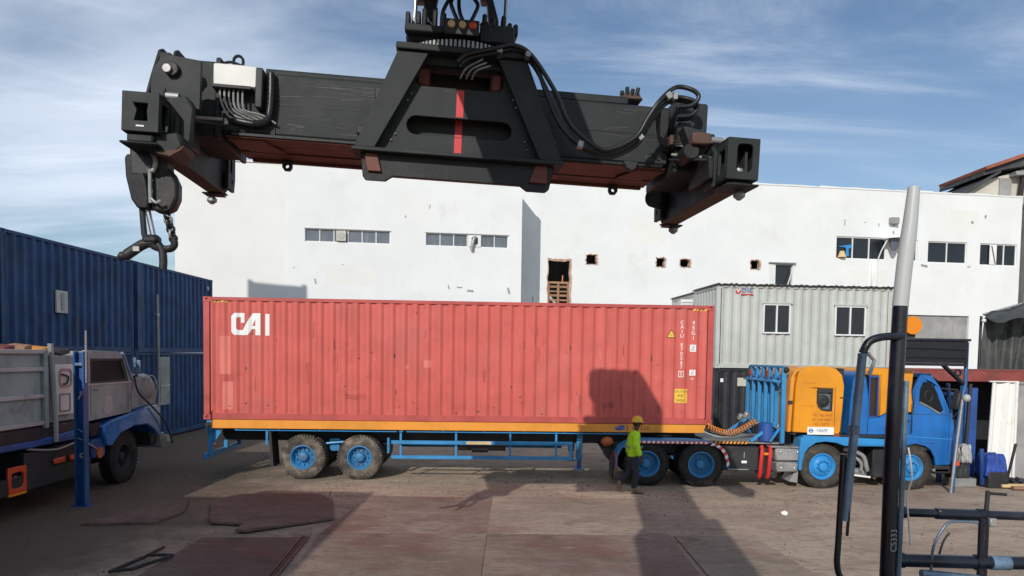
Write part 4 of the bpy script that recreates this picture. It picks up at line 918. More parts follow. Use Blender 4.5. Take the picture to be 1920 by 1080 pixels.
# red and white chevrons along the mudguard edge
red_, whi = MB(), MB()
for k in range(30):
    x = 2.98 + k * .056; q = red_ if k % 2 else whi
    q.add([(x, 17.254, 1.03), (x + .056, 17.254, 1.03), (x + .078, 17.254, 1.055), (x + .056, 17.254, 1.08), (x, 17.254, 1.08), (x + .022, 17.254, 1.055)], [(0, 1, 2, 5), (5, 2, 3, 4)])
for k in range(9):
    i0 = 4.70 + .05 * k; t = k / 9; q = red_ if k % 2 else whi
    a = (4.72 + .40 * math.sin(t * PI/2), 1.02 - .50 * (1 - math.cos(t * PI/2))); t2 = (k + 1) / 9; b = (4.72 + .40 * math.sin(t2 * PI/2), 1.02 - .50 * (1 - math.cos(t2 * PI/2)))
    q.add([(a[0] - .03, 17.252, a[1] - .03), (b[0] - .03, 17.252, b[1] - .02), (b[0] + .03, 17.252, b[1] + .02), (a[0] + .03, 17.252, a[1] + .03)], [(0, 1, 2, 3)])
for q, m_ in ((red_, 'redtape'), (whi, 'white')):
    st_ = B('reflective_strip', q, M[m_], 0, smooth=0); st_['kind'] = 'stuff'
B('fifth_wheel', MB().cyl((3.75, 18.5, 1.10), (3.75, 18.5, 1.18), .48, n=24), M['char2'], .01)
# deck behind the cab with black and yellow edge
B('deck_plate', MB().box(4.75, 6.5, 17.5, 19.5, 1.02, 1.06), M['zinc'])
B('deck_edge', MB().box(4.80, 5.62, 17.40, 17.44, 1.02, 1.09), M['black'])
yl = MB()
for k in range(9): x = 4.82 + k * .09; yl.add([(x, 17.396, 1.025), (x + .05, 17.396, 1.025), (x + .08, 17.396, 1.085), (x + .03, 17.396, 1.085)], [(0, 1, 2, 3)])
B('hazard_stripe', yl, M['orange'], 0, smooth=0)
B('battery_box', MB().box(5.02, 5.86, 17.32, 17.95, .40, .97), M['black'], .02)
B('box_handle', MB().box(5.45, 5.58, 17.30, 17.318, .58, .64), M['white'], .01); B('box_latch', MB().box(5.50, 5.52, 17.30, 17.318, .70, .84), M['zinc'], 0)
B('box_rail', MB().box(5.15, 5.62, 17.30, 17.34, .42, .445), M['zinc'], 0)
for x in (5.90, 6.10): B('exhaust_guard', MB().tube(smooth_path([(x + .05, 17.40, .98), (x + .03, 17.30, .86), (x, 17.27, .60), (x - .01, 17.30, .30), (x - .01, 17.4, .24)], 4), .048, 8), M['padred'], 0)
B('exhaust', MB().box(5.93, 6.12, 17.36, 17.8, .30, .95), M['brown'], .03); B('side_marker', MB().box(5.98, 6.08, 17.29, 17.33, .78, .84), M['amber'], .005)
B('exhaust_tip', MB().cyl((6.2, 17.4, .33), (6.2, 17.25, .33), .08, n=14), M['black'], 0)
# two stepped silver boxes
B('fuel_tank', MB().box(6.26, 6.86, 17.34, 17.95, .64, .95), M['zinc'], .035); B('step_box', MB().box(6.28, 6.80, 17.32, 17.95, .38, .62), M['zinc'], .03)
B('tank_lid', MB().box(6.12, 7.0, 17.33, 17.95, .955, .99), M['zinc'], .01)
bl = MB()
for x, z in ((6.38, .86), (6.58, .90), (6.78, .86), (6.40, .48), (6.72, .48)): bl.ball((x, 17.325, z), .022, 8, 6)
B('bolt', bl, M['steel'], 0)
mf = MB().plate([[(6.62, .15), (6.82, .12), (6.84, .46), (6.80, .46)]], 'y', 17.4, 17.9); B('mud_flap', mf, M['zinc'], 0)
# blue headboard rack behind the cab
rack = B('headboard_rack', MB().box(6.38, 6.46, 17.35, 19.75, 2.84, 2.90), M['blue'], .012)
def RB(name, mb, m=None, bevel=.008): 
    mb.v = [(x - 6.3, y - 18.5, z) for x, y, z in mb.v]; return mb.build(name, m or M['blue'], rack, bevel=bevel)
RB('rack_rail', MB().box(6.39, 6.45, 17.4, 19.7, 2.58, 2.64))
for k in range(6): y = 17.40 + k * .46; RB('rack_post', MB().box(6.37, 6.47, y - .05, y + .05, 1.06 if k in (0, 5) else 1.45, 2.838))
for k in range(5): y = 17.63 + k * .46; RB('rack_post', MB().box(6.20, 6.28, y - .045, y + .045, 1.50, 2.57))
RB('rack_rail', MB().box(6.19, 6.36, 17.4, 19.7, 2.50, 2.55)); RB('rack_rail', MB().box(6.2, 6.28, 17.4, 19.7, 1.44, 1.50))
RB('rack_brace', MB().beam((6.32, 17.52, 1.55), (5.72, 17.52, 1.08), .07, .07)); RB('rack_brace', MB().beam((6.32, 19.4, 1.55), (5.65, 19.4, 1.08), .07, .07))
RB('rack_brace', MB().beam((6.15, 17.45, 1.08), (6.40, 17.45, 1.45), .09, .05))
RB('rack_lamp', MB().ball((6.45, 17.32, 2.80), .07, 10, 8), M['black'], 0); RB('rack_lamp', MB().ball((6.42, 19.8, 2.82), .07, 10, 8), M['black'], 0)
RB('rack_reflector', MB().box(6.15, 6.19, 17.75, 17.95, 2.62, 2.78), M['rustred']); RB('rack_reflector', MB().box(6.15, 6.19, 19.0, 19.2, 2.62, 2.78), M['rustred'])
B('air_tank', MB().cyl((6.12, 17.62, 1.08), (6.12, 17.62, 1.52), .19, n=18), M['bluedull'], .015)
# air lines, valves and the orange coil
vs = []
for k in range(260):
    t = k / 259; x = 4.72 + 1.25 * t; z0 = 1.43 - .22 * math.sin(PI * min(1, t * 1.05)) + .08 * t; a = 2*PI*19*t
    vs.append((x, 17.72 + .07 * math.cos(a) + .25 * t, z0 + .065 * math.sin(a)))
B('coiled_air_hose', MB().tube(vs, .016, 5), M['coilor'], 0)
for k in range(5):
    a = [(4.7 + .1*k, 17.9 + .1*k, 1.25), (5.1 + .08*k, 17.8 + .12*k, 1.12 + .05*random.random()), (5.6, 18.0 + .08*k, 1.15 + .1*random.random()), (6.1, 18.1 + .1*k, 1.5)]
    B('air_hose', MB().tube(smooth_path(a, 4), .018, 6), M['hose'] if k % 2 else M['zinc'], 0)
for (x, y, z) in ((6.42, 17.72, 1.22), (6.5, 17.9, 1.40), (6.30, 18.3, 1.35), (5.95, 18.6, 1.62), (5.9, 18.9, 1.55)): B('valve', MB().cbox((x, y, z), (.14, .12, .16), (.3, .2, .4)), M['zinc'], .02)
for k in range(4):
    a = [(6.25 + .08*k, 17.55, 1.05), (6.4 + .06*k, 17.45, 1.25 + .05*k), (6.5 + .05*k, 17.5, 1.18), (6.55 + .05*k, 17.6, 1.0)]
    B('air_hose', MB().tube(smooth_path(a, 5), .014, 6), M['hose'], 0)

# orange sleeper box with its rounded window
so = [(6.62, 1.34), (7.70, 1.30), (7.74, 1.36), (7.78, 1.9), (7.80, 2.45), (7.74, 2.70), (7.60, 2.84), (7.38, 2.90), (7.0, 2.90), (6.82, 2.86), (6.72, 2.72), (6.66, 2.4)]
wn_ = [(7.17, 2.05), (7.20, 1.95), (7.28, 1.87), (7.40, 1.85), (7.53, 1.85), (7.53, 2.38), (7.22, 2.38), (7.17, 2.33)]
sb = B('sleeper_box', MB().plate([so, wn_], 'y', 17.26, 17.40), M['orangecab'], .02)
so_b = [(6.60, 1.33), (7.78, 1.33), (7.80, 2.42), (7.60, 2.82), (7.36, 2.895), (6.98, 2.895), (6.78, 2.84), (6.66, 2.66)]
B('sleeper_body', MB().plate([so_b], 'y', 17.402, 19.72), M['orangecab'], .05, smooth=40)
B('sleeper_fairing', MB().plate([[(6.50, 1.34), (6.598, 1.33), (6.655, 2.66), (6.74, 2.83), (6.66, 2.80), (6.56, 2.62)]], 'y', 17.30, 19.7), M['orange'], .02)
B('sleeper_window', MB().plate([[(x, z) for x, z in wn_]], 'y', 17.33, 17.345), M['glassgrey'], 0, smooth=0)
mb = MB().plate([wn_, [(7.21, 2.06), (7.235, 1.97), (7.30, 1.905), (7.40, 1.89), (7.495, 1.89), (7.495, 2.29), (7.21, 2.29)]], 'y', 17.25, 17.275); B('window_seal', mb, M['black'], 0, smooth=0)
B('window_fan', MB().lathe([(0, -.0), (.05, -.03), (.12, -.02), (.15, .0), (.15, .02)], (7.33, 17.315, 2.08), 'y', 18), M['char'], 0)
B('body_seam', MB().box(7.585, 7.595, 17.252, 17.258, 1.48, 2.42), M['inkred'], 0, smooth=0); B('body_seam', MB().box(6.775, 6.79, 17.252, 17.259, 1.38, 2.62), M['orange'], 0)
B('door_hinge', MB().box(7.70, 7.84, 17.24, 17.26, 2.16, 2.18), M['black'], 0); B('door_latch', MB().box(6.50, 6.60, 17.27, 17.30, 2.00, 2.08), M['black'], .005)
for s_, z in (('TEC : 022 54 47', 1.745), ('KF - VVF 0860 -', 1.64), ('KZ - 054770', 1.535)):
    mb = MB(); put_text(mb, s_, 7.30, z, .082, 17.256, .85); B('lettering', mb, M['inkred'], 0, smooth=0)
sg = B('white_sign', MB().box(6.96, 7.58, 17.246, 17.256, 1.29, 1.47), M['white'], 0)
mb = MB().plate([circle(7.04, 1.385, .05, 20), circle(7.04, 1.385, .036, 20)], 'y', 17.238, 17.243).box(6.985, 7.095, 17.2375, 17.2425, 1.375, 1.395); B('sign_emblem', mb, M['inkblue'], 0, smooth=0)
mb = MB(); put_text(mb, '=SAFE', 7.30, 1.385, .105, 17.241, .95); B('sign_lettering', mb, M['inkblue'], 0, smooth=0)
B('tail_lamp', MB().box(7.60, 7.74, 17.28, 17.5, 1.22, 1.32), M['rustred'], .01)
# blue front body
B('dark_gap', MB().box(7.81, 7.93, 17.6, 19.6, 1.2, 2.85), M['black'], 0)
fend = [(6.80, .44), (6.84, .62), (6.92, .86), (7.02, 1.0), (7.0, 1.22), (6.92, 1.28), (8.95, 1.20), (8.95, 1.02), (8.02, 1.0), (7.92, .98), (7.80, 1.04), (7.62, 1.10), (7.40, 1.125), (7.18, 1.09), (7.02, .98), (6.93, .84), (6.88, .62), (6.87, .43)]
fend = [(6.80, .44), (6.79, .62), (6.80, .9), (6.82, 1.20), (6.92, 1.27), (8.95, 1.20), (8.95, 1.03), (8.05, 1.03), (7.86, 1.03), (7.66, 1.10), (7.40, 1.125), (7.18, 1.09), (7.02, .98), (6.93, .84), (6.88, .62), (6.87, .43)]
B('front_fender', MB().plate([fend], 'y', 17.27, 17.72), M['bluelight'], .012)
B('front_fender', MB().plate([fend], 'y', 19.28, 19.73), M['bluelight'], .012)
B('running_board', MB().box(8.12, 8.86, 17.255, 17.27, 1.06, 1.15), M['bluelight'], .005); B('sill_strip', MB().box(6.95, 8.93, 17.30, 19.7, 1.235, 1.29), M['black'], 0)
body = [(7.94, 1.292), (9.14, 1.292), (9.14, 1.80), (8.82, 1.82), (8.64, 1.70), (8.42, 1.70), (8.40, 2.25), (8.34, 2.62), (8.26, 2.78), (8.12, 2.78), (8.04, 2.60), (7.98, 2.1)]
B('cab_body', MB().plate([body], 'y', 17.29, 19.71), M['bluecab'], .03, smooth=40)
B('body_seam', MB().box(8.385, 8.395, 17.278, 17.29, 1.31, 1.72), M['black'], 0, smooth=0)
B('cab_rear_window', MB().box(8.41, 8.62, 17.36, 19.6, 1.71, 2.66), M['brown'], .01)
B('window_surround', MB().plate([rect(8.404, 8.632, 1.702, 2.70), rect(8.43, 8.60, 1.75, 2.65)], 'y', 17.31, 17.355), M['bluedull'], 0, smooth=0)
orr = [(8.64, 1.73), (8.83, 1.84), (9.42, 1.83), (9.44, 2.05), (9.40, 2.35), (9.44, 2.80), (9.40, 2.86), (8.50, 2.88), (8.40, 2.84), (8.38, 2.705), (8.638, 2.705)]
B('cab_roof_fairing', MB().plate([orr], 'y', 17.28, 19.72), M['orangecab'], .03, smooth=40)
doorp = [(9.15, .98), (9.15, 1.78), (9.445, 1.80), (9.46, 2.05), (9.42, 2.35), (9.56, 2.70), (9.62, 2.74), (9.86, 2.71), (10.06, 2.45), (10.26, 2.0), (10.40, 1.70), (10.44, 1.40), (10.44, .62), (10.02, .60), (9.99, .80), (9.90, .96), (9.76, 1.06), (9.50, 1.10), (9.30, 1.06)]
dwin = [(9.58, 2.10), (9.60, 2.42), (9.66, 2.56), (9.84, 2.56), (9.98, 2.34), (10.16, 1.90), (10.08, 1.84), (9.82, 1.98)]
cd = B('cab_door_side', MB().plate([doorp, dwin], 'y', 17.28, 17.36), M['bluecab'], .012)
B('cab_interior', MB().plate([[(9.2, 1.0), (10.36, .9), (10.36, 1.7), (9.86, 2.66), (9.62, 2.68), (9.48, 2.4), (9.46, 1.8), (9.2, 1.7)]], 'y', 17.362, 19.63), M['black'], .01)
B('cab_door_side', MB().plate([doorp], 'y', 19.64, 19.72), M['bluecab'], .012)
B('door_glass', MB().plate([[(x, z) for x, z in dwin]], 'y', 17.30, 17.315), M['glassdull'], 0, smooth=0)
B('steering_wheel', MB().tube([(9.80 + .09*math.cos(a), 17.292, 2.24 + .13*math.sin(a)) for a in [2*PI*k/16 for k in range(17)]], .012, 6), M['black'], 0)
B('window_trim', MB().tube(smooth_path([(9.57, 2.12, 0), (9.80, 1.97, 0), (10.05, 1.82, 0), (10.14, 1.86, 0)], 3) and [(9.58, 17.27, 2.09), (9.82, 17.27, 1.97), (10.06, 17.27, 1.83)], .022, 6), M['zinc'], 0)
B('windscreen', MB().beam((10.29, 18.5, 1.96), (9.90, 18.5, 2.68), 2.2, .015, (1, 0, 0)), M['glass'], 0)
B('cab_roof', MB().box(9.46, 9.9, 17.37, 19.63, 2.70, 2.77), M['bluecab'], .02)
B('cab_front', MB().box(10.365, 10.47, 17.40, 19.6, .62, 1.72), M['bluecab'], .02)
B('front_bumper', MB().box(9.98, 10.52, 17.24, 19.7, .42, .60), M['black'], .02); B('bumper_lamp', MB().box(10.40, 10.56, 17.22, 17.5, .60, .72), M['redlamp'], .01)
B('number_plate', MB().box(10.52, 10.535, 18.2, 18.7, .46, .57), M['white'], 0)
B('mirror_arm', MB().tube([(10.08, 17.30, 2.42), (10.36, 17.1, 2.40), (10.44, 17.06, 2.0), (10.36, 17.25, 1.72)], .018, 6), M['black'], 0)
B('mirror', MB().cbox((10.34, 17.1, 2.16), (.10, .20, .44), (0, .25, .3)), M['black'], .03)
B('door_handle', MB().box(9.24, 9.36, 17.26, 17.28, 1.62, 1.66), M['black'], .004)
B('door_crease', MB().beam((9.20, 17.276, 1.28), (10.42, 17.276, 1.22), .014, .02), M['bluelight'], 0)
for x0, x1, z0, z1 in ((9.455, 9.465, 1.80, 2.4), (10.30, 10.31, .70, 1.90), (9.455, 10.30, 1.795, 1.803), (9.20, 9.99, 1.115, 1.123)): B('door_seam', MB().box(x0, x1, 17.2765, 17.279, z0, z1), M['black'], 0, smooth=0)
for x in (8.02, 8.20): B('body_seam', MB().box(x, x + .008, 17.286, 17.2895, 1.32, 2.3), M['black'], 0, smooth=0)
for z in (1.96, 2.5): B('body_seam', MB().box(6.80, 7.15 if z > 2.2 else 7.10, 17.2565, 17.259, z, z + .006), M['inkred'], 0, smooth=0)
B('wiper', MB().beam((10.36, 17.55, 1.92), (10.12, 18.0, 2.40), .02, .02), M['black'], 0)
B('sun_visor', MB().beam((9.98, 18.5, 2.68), (10.12, 18.5, 2.58), 2.1, .02, (1, 0, 0)), M['black'], 0)
B('grab_rail', MB().tube([(9.40, 17.25, 1.35), (9.39, 17.22, 1.45), (9.39, 17.22, 1.95), (9.40, 17.25, 2.05)], .014, 6), M['black'], 0)
B('head_lamp', MB().cbox((10.47, 17.55, .82), (.06, .28, .16), (0, 0, .1)), M['silverlt'], .02)
B('grille_bar', MB().box(10.472, 10.485, 17.8, 19.3, 1.0, 1.06), M['black'], 0); B('grille_bar', MB().box(10.472, 10.485, 17.8, 19.3, 1.2, 1.26), M['black'], 0)
B('dash_top', MB().box(9.75, 10.2, 17.4, 19.6, 1.86, 1.96), M['char'], .03); B('cab_step', MB().box(9.95, 10.32, 17.24, 17.34, .46, .52), M['zinc'], .005)
# underbody between the front axles
B('gearbox', MB().box(7.95, 8.75, 18.1, 18.9, .42, .95), M['black'], .05)
B('exhaust_pipe', MB().tube(smooth_path([(7.98, 17.6, .92), (8.2, 17.55, .88), (8.42, 17.5, .76), (8.5, 17.5, .52), (8.55, 17.55, .42)], 5), .05, 10), M['zinc'], 0)
B('exhaust_pipe', MB().tube(smooth_path([(8.02, 17.6, .74), (8.25, 17.55, .72), (8.40, 17.55, .58), (8.42, 17.6, .40)], 5), .04, 10), M['zinc'], 0)
B('silencer', MB().cyl((8.0, 17.75, .40), (8.6, 17.75, .34), .09, n=12), M['zinc'], 0); B('drag_link', MB().cyl((7.95, 17.5, .34), (8.6, 17.5, .26), .025, n=8), M['curtain'], 0)
B('side_tank', MB().box(8.62, 8.9, 17.45, 17.9, .26, .98), M['black'], .03)
B('chassis_skirt', MB().box(7.9, 8.9, 17.95, 18.0, .5, 1.03), M['black'], 0)

# the rusty bowl on the tractor's tail, seen left of the worker
B('tail_coupling', MB().ball((2.34, 17.9, .98), .16, 12, 8, (1, 1, .8)), M['copper'], 0)
B('tail_bracket', MB().plate([[(2.2, .85), (2.5, .85), (2.62, .45), (2.5, .40)]], 'y', 17.95, 18.9), M['black'], .01)

# ================================================================== WORKER
ps = thing('person', 'walking worker in a lime jacket, dark trousers, tan boots and a yellow hard hat', 'person', (2.74, 16.42, 0))
PH = 1.66 / 1.78
def skin(name, joints, edges, m, sub=2, parent=ps):
    me = bpy.data.meshes.new(name); me.from_pydata([tuple(c * PH for c in j[0]) for j in joints], edges, [])
    o = bpy.data.objects.new(name, me); COL.objects.link(o); o.parent = parent
    md = o.modifiers.new('skin', 'SKIN'); md.use_smooth_shade = True
    if not me.skin_vertices: me.attributes  # layer is made with the modifier
    for k, j in enumerate(joints):
        r = j[1]; r = r if isinstance(r, tuple) else (r, r)
        me.skin_vertices[0].data[k].radius = (r[0] * PH, r[1] * PH); me.skin_vertices[0].data[k].use_root = (k == 0)
    s = o.modifiers.new('smooth', 'SUBSURF'); s.levels = sub; s.render_levels = sub
    me.materials.append(m); return o
# facing +x; right side towards the camera (-y). front leg right, rear leg left with its heel lifted
J = [((0, 0, .96), (.13, .10)), ((.01, 0, 1.14), (.13, .105)), ((.02, 0, 1.32), (.15, .12)), ((.03, 0, 1.45), (.11, .09)), ((.05, 0, 1.52), .056), ((.065, 0, 1.575), .066), ((.085, 0, 1.65), (.092, .084)), ((.08, 0, 1.735), (.088, .078)),
     ((.025, -.18, 1.43), .062), ((.02, -.24, 1.16), .047), ((.13, -.23, .95), .036), ((.16, -.22, .87), .034),
     ((.025, .18, 1.43), .062), ((-.06, .24, 1.17), .047), ((-.10, .23, .95), .036), ((-.10, .22, .87), .034),
     ((.01, -.09, .90), .095), ((.07, -.10, .50), .068), ((.02, -.10, .10), .045), ((.09, -.10, .045), .042), ((.17, -.10, .035), .035),
     ((-.01, .09, .90), .095), ((-.04, .09, .52), .066), ((-.30, .09, .24), .045), ((-.30, .09, .15), .04), ((-.25, .09, .07), .034)]
ED = [(0, 1), (1, 2), (2, 3), (3, 4), (4, 5), (5, 6), (6, 7), (3, 8), (8, 9), (9, 10), (10, 11), (3, 12), (12, 13), (13, 14), (14, 15), (0, 16), (16, 17), (17, 18), (18, 19), (19, 20), (0, 21), (21, 22), (22, 23), (23, 24), (24, 25)]
bodyo = skin('body', J, ED, M['skin'])
# hands: palm block with five bent fingers each
def hand(cx, cy, cz, side):
    m_ = MB(); p = Vector((cx, cy, cz)) * PH
    m_.ball(p, .036, 10, 8, (.75, .5, 1.15))
    for k in range(4):
        a = p + Vector((-.022 + .015 * k, 0, -.03)); ln = (.052, .062, .058, .045)[k]
        m_.tube([a, a + Vector((.006, side * .006, -ln * .5)), a + Vector((.018, side * .022, -ln * .9))], [.0085, .008, .006], 6)
    a = p + Vector((.026, side * .004, .0)); m_.tube([a, a + Vector((.016, side * .012, -.022)), a + Vector((.014, side * .022, -.046))], [.010, .009, .007], 6)
    return m_.build('hand', M['skin'], bodyo, smooth=60)
hand(.175, -.22, .82, 1); hand(-.095, .22, .82, -1)
skin('trousers', [((0, 0, 1.0), (.15, .12)), ((0, 0, .92), (.16, .13)), ((.012, -.085, .82), (.115, .11)), ((.075, -.10, .50), .088), ((.035, -.10, .28), .078), ((.02, -.10, .12), .075), ((-.015, .085, .82), (.115, .11)), ((-.045, .09, .52), .088), ((-.18, .09, .37), .078), ((-.29, .09, .25), .072)],
     [(0, 1), (1, 2), (2, 3), (3, 4), (4, 5), (1, 6), (6, 7), (7, 8), (8, 9)], M['denim'])
fold = bpy.data.textures.new('cloth_fold', 'CLOUDS'); fold.noise_scale = .11; fold.noise_depth = 3
jk = skin('jacket', [((.0, 0, .84), (.19, .15)), ((-.005, 0, .98), (.21, .165)), ((.0, 0, 1.14), (.21, .16)), ((.015, 0, 1.32), (.205, .165)), ((.03, 0, 1.46), (.12, .10)), ((.045, 0, 1.52), (.075, .072)),
     ((.02, -.19, 1.42), .095), ((.015, -.275, 1.17), .095), ((.075, -.27, 1.05), .086), ((.13, -.25, .915), .072), ((.02, .19, 1.42), .095), ((-.065, .25, 1.17), .072), ((-.10, .24, .93), .056)],
     [(0, 1), (1, 2), (2, 3), (3, 4), (4, 5), (4, 6), (6, 7), (7, 8), (8, 9), (4, 10), (10, 11), (11, 12)], M['hivis'])
for c_ in list(ps.children):
    if c_.name.split('.')[0] in ('jacket', 'trousers'):
        d_ = c_.modifiers.new('folds', 'DISPLACE'); d_.texture = fold; d_.strength = .045; d_.mid_level = .5; d_.texture_coords = 'LOCAL'
mb = MB(); 
for z, rx, ry in ((1.12, .196, .152),):
    for k in range(2):
        mb.lathe([(1.0, -.018), (1.0, .018)], (0, 0, 0), 'z', 24); 
mb.v = [(.005 + x * .222 * PH, y * .178 * PH, (1.115 * PH + z)) for x, y, z in mb.v]
mb.build('reflective_band', M['refl'], ps, smooth=60)
# boots with soles
def boot(pts, sole):
    m_ = skin('boot', pts, [(k, k + 1) for k in range(len(pts) - 1)], M['boot'], 2); return m_
boot([((.02, -.10, .20), .062), ((.02, -.10, .10), .062), ((.055, -.10, .055), .056), ((.14, -.10, .045), .050), ((.21, -.10, .037), .038)], 0)
boot([((-.30, .09, .30), .058), ((-.315, .09, .19), .060), ((-.30, .09, .11), .054), ((-.265, .09, .055), .048), ((-.235, .09, .032), .036)], 0)
def sole(c, ang, w=.095):
    m_ = MB().plate([rrect(-.14, .14, -w/2, w/2, .04)], 'z', 0, .022); rot = Matrix.Rotation(ang, 3, 'Y')
    m_.v = [tuple(rot @ Vector(v) + Vector(c)) for v in m_.v]; return m_.build('boot_sole', M['black'], ps, bevel=.004)
sole((.10 * PH, -.10 * PH, .0), 0)
# face details
hx, hz = .085 * PH, 1.652 * PH
mb = MB().tube([(hx + .088, 0, hz + .035), (hx + .108, 0, hz - .012), (hx + .088, 0, hz - .018)], [.010, .017, .012], 8); mb.build('nose', M['skin'], bodyo, smooth=60)
mb = MB()
for s in (-1, 1): mb.ball((hx + .074, s * .032, hz + .03), .011, 8, 6)
mb.build('eyes', M['ink'], bodyo, smooth=60)
MB().cbox((hx + .086, 0, hz - .042), (.012, .042, .010)).build('mouth', M['brown'], bodyo, bevel=.004)
mb = MB()
for s in (-1, 1): mb.ball((hx - .005, s * .080, hz + .015), .028, 8, 6, (.7, .35, 1.1))
mb.build('ears', M['skin'], bodyo, smooth=60)
MB().ball((hx - .012, 0, hz + .03), .092, 16, 10, (1.0, .92, .95)).build('hair', M['hair'], ps, smooth=60)
hm = MB(); hm.lathe([(.0, .118), (.05, .112), (.09, .085), (  .112, .045), (.118, .0), (.128, -.008), (.122, -.014), (.10, -.010)], (0, 0, 0), 'z', 28)
hm.v = [(hx - .004 + x * (1.08 if abs(z + .004) > .012 else 1.1) + (.045 * (x / .12) if (x > .02 and z < .0) else 0), y * .92, hz + .072 + z * 1.05 - .10 * 0) for x, y, z in hm.v]
hm.build('hard_hat', M['helmet'], ps, smooth=50)
MB().tube([(hx - .004 + .108 * math.cos(a), 0, hz + .074 + .124 * math.sin(a)) for a in [PI * (.12 + .76 * k / 10) for k in range(11)]], .010, 6).build('hat_ridge', M['helmet'], ps, smooth=60)
# ================================================================== GREY TRUCK PARKED AT THE LEFT (nose pointing away, right flank towards the yard)
pt = thing('parked_truck', 'dusty grey truck with a ribbed body and blue chassis parked along the navy containers', 'truck', (-9.9, 14.5, 0))
def T(name, mb, m, bevel=.01, parent=pt, smooth=32, **k): return mb.build(name, m, parent, bevel=bevel, smooth=smooth, world=(parent is pt), **k)
XF = -8.72
# body: panel with proud ribs
T('body_panel', MB().box(-11.1, XF - .03, 8.0, 13.86, 1.62, 2.98), M['silver'], .02)
for z in (1.62, 2.12, 2.62, 2.94): T('body_rib', MB().box(XF - .028, XF + .03, 8.0, 13.80, z, z + .085), M['silverlt'], .015)
for y in (8.6, 10.3, 12.0, 13.65): T('body_stay', MB().box(XF - .027, XF + .045, y, y + .12, 1.56, 3.02), M['silver'], .012)
T('body_front', MB().box(-11.0, XF - .06, 13.87, 14.95, 1.62, 2.92), M['silver'], .03)
T('stake', MB().tube([(XF + .06, 13.93, 1.28), (XF + .06, 13.93, 1.7), (XF + .02, 13.93, 2.4), (XF, 13.90, 3.14)], .05, 8), M['zinc'], 0)
wp = T('white_panel', MB().box(XF - .055, XF + .0, 14.06, 14.62, 1.76, 2.74), M['curtain'], .015)
mb = MB().plate([rrect(14.14, 14.55, 2.30, 2.66, .1), rrect(14.18, 14.51, 2.34, 2.62, .08)], 'x', XF + .003, XF + .02); T('panel_recess', mb, M['zinc'], 0)
mb = MB().plate([rrect(14.14, 14.5, 1.82, 2.18, .04), rrect(14.17, 14.47, 1.85, 2.15, .03)], 'x', XF + .003, XF + .015); T('panel_recess', mb, M['silver'], 0)
T('panel_hook', MB().tube(smooth_path([(XF + .03, 14.2, 2.55), (XF + .03, 14.4, 2.5), (XF + .03, 14.36, 2.38), (XF + .03, 14.25, 2.36)], 4), .018, 6), M['black'], 0)
# clutter on top of the body
for (y, l, z, m_) in ((12.9, .4, 3.0, 'rustred'), (13.4, .3, 3.02, 'wood'), (13.9, .35, 2.98, 'orange'), (14.5, .5, 2.95, 'black'), (12.3, .3, 3.0, 'black')):
    T('load_piece', MB().cbox((XF - .25, y, z + .04), (.3, l, .10), (.1, .1, .2)), M[m_], .01)
# chassis
T('chassis_beam', MB().box(-10.9, XF - .02, 8.0, 15.2, 1.30, 1.60), M['black'], .02)
T('chassis_edge', MB().box(XF - .018, XF + .03, 8.0, 15.0, 1.24, 1.36), M['bluedull'], .02)
T('chassis_step', MB().beam((XF + .0, 13.2, 1.28), (XF + .0, 14.9, 1.40), .05, .10), M['bluecab'], .01)
T('toolbox', MB().box(-9.3, XF - .01, 13.15, 14.0, .46, 1.16), M['black'], .03)
T('side_tank', MB().box(-9.3, XF - .02, 14.05, 15.1, .50, 1.20), M['char2'], .06)
T('side_skirt', MB().beam((XF + .01, 12.2, .62), (XF + .01, 15.15, .66), .03, .30), M['char'], .01)
fm_ = MB().plate([rect(12.62, 13.10, .50, .96), rrect(12.70, 13.02, .58, .86, .08)], 'x', XF + .002, XF + .05); T('lamp_frame', fm_, M['redlamp'], .012)
T('lamp_frame_base', MB().box(XF + .004, XF + .055, 12.63, 13.09, .455, .498), M['amber'], .006); T('side_lamp', MB().ball((XF, 12.86, .72), .10, 12, 8, (.3, 1, .9)), M['glass'], 0)
for y in (13.92, 14.42): T('side_marker', MB().box(XF - .005, XF + .04, y, y + .36, .84, .95), M['redlamp'], .02)
T('front_step', MB().cyl((-9.2, 15.55, .85), (XF, 15.55, .85), .12, n=12), M['copper'], 0)
# cab and bonnet
cabp = [(15.05, 1.55), (16.85, 1.62), (16.90, 2.36), (16.62, 2.86), (16.35, 3.0), (15.05, 3.02)]
cwin = [(15.28, 2.36), (16.66, 2.38), (16.46, 2.80), (15.28, 2.80)]
T('cab_side', MB().plate([cabp, cwin], 'x', XF - .08, XF - .01), M['silver'], .012); T('cab_side', MB().plate([cabp, cwin], 'x', -11.0, -10.93), M['silver'], .012)
T('cab_back', MB().box(-10.92, XF - .082, 15.05, 15.10, 1.6, 3.0), M['silver'], 0); T('cab_roof', MB().box(-10.92, XF - .082, 15.101, 16.36, 2.93, 2.99), M['silver'], .01)
T('door_glass', MB().plate([cwin], 'x', XF - .05, XF - .04), M['glassdull'], 0, smooth=0)
T('cab_interior', MB().box(-10.9, XF - .09, 15.12, 16.5, 1.6, 2.34), M['black'], 0)
T('windscreen', MB().beam((-9.82, 16.86, 2.40), (-9.82, 16.40, 2.94), 2.0, .015, (0, 1, 0)), M['glass'], 0)
T('windscreen_pillar', MB().beam((XF - .02, 16.88, 2.36), (XF - .02, 16.48, 2.98), .08, .07), M['scuffblue'], .01); T('windscreen_pillar', MB().beam((XF + .02, 17.05, 2.42), (XF + .02, 16.95, 2.86), .06, .05), M['scuffblue'], .01)
T('mirror', MB().cbox((XF + .16, 16.85, 2.66), (.10, .05, .3)), M['scuffblue'], .015)
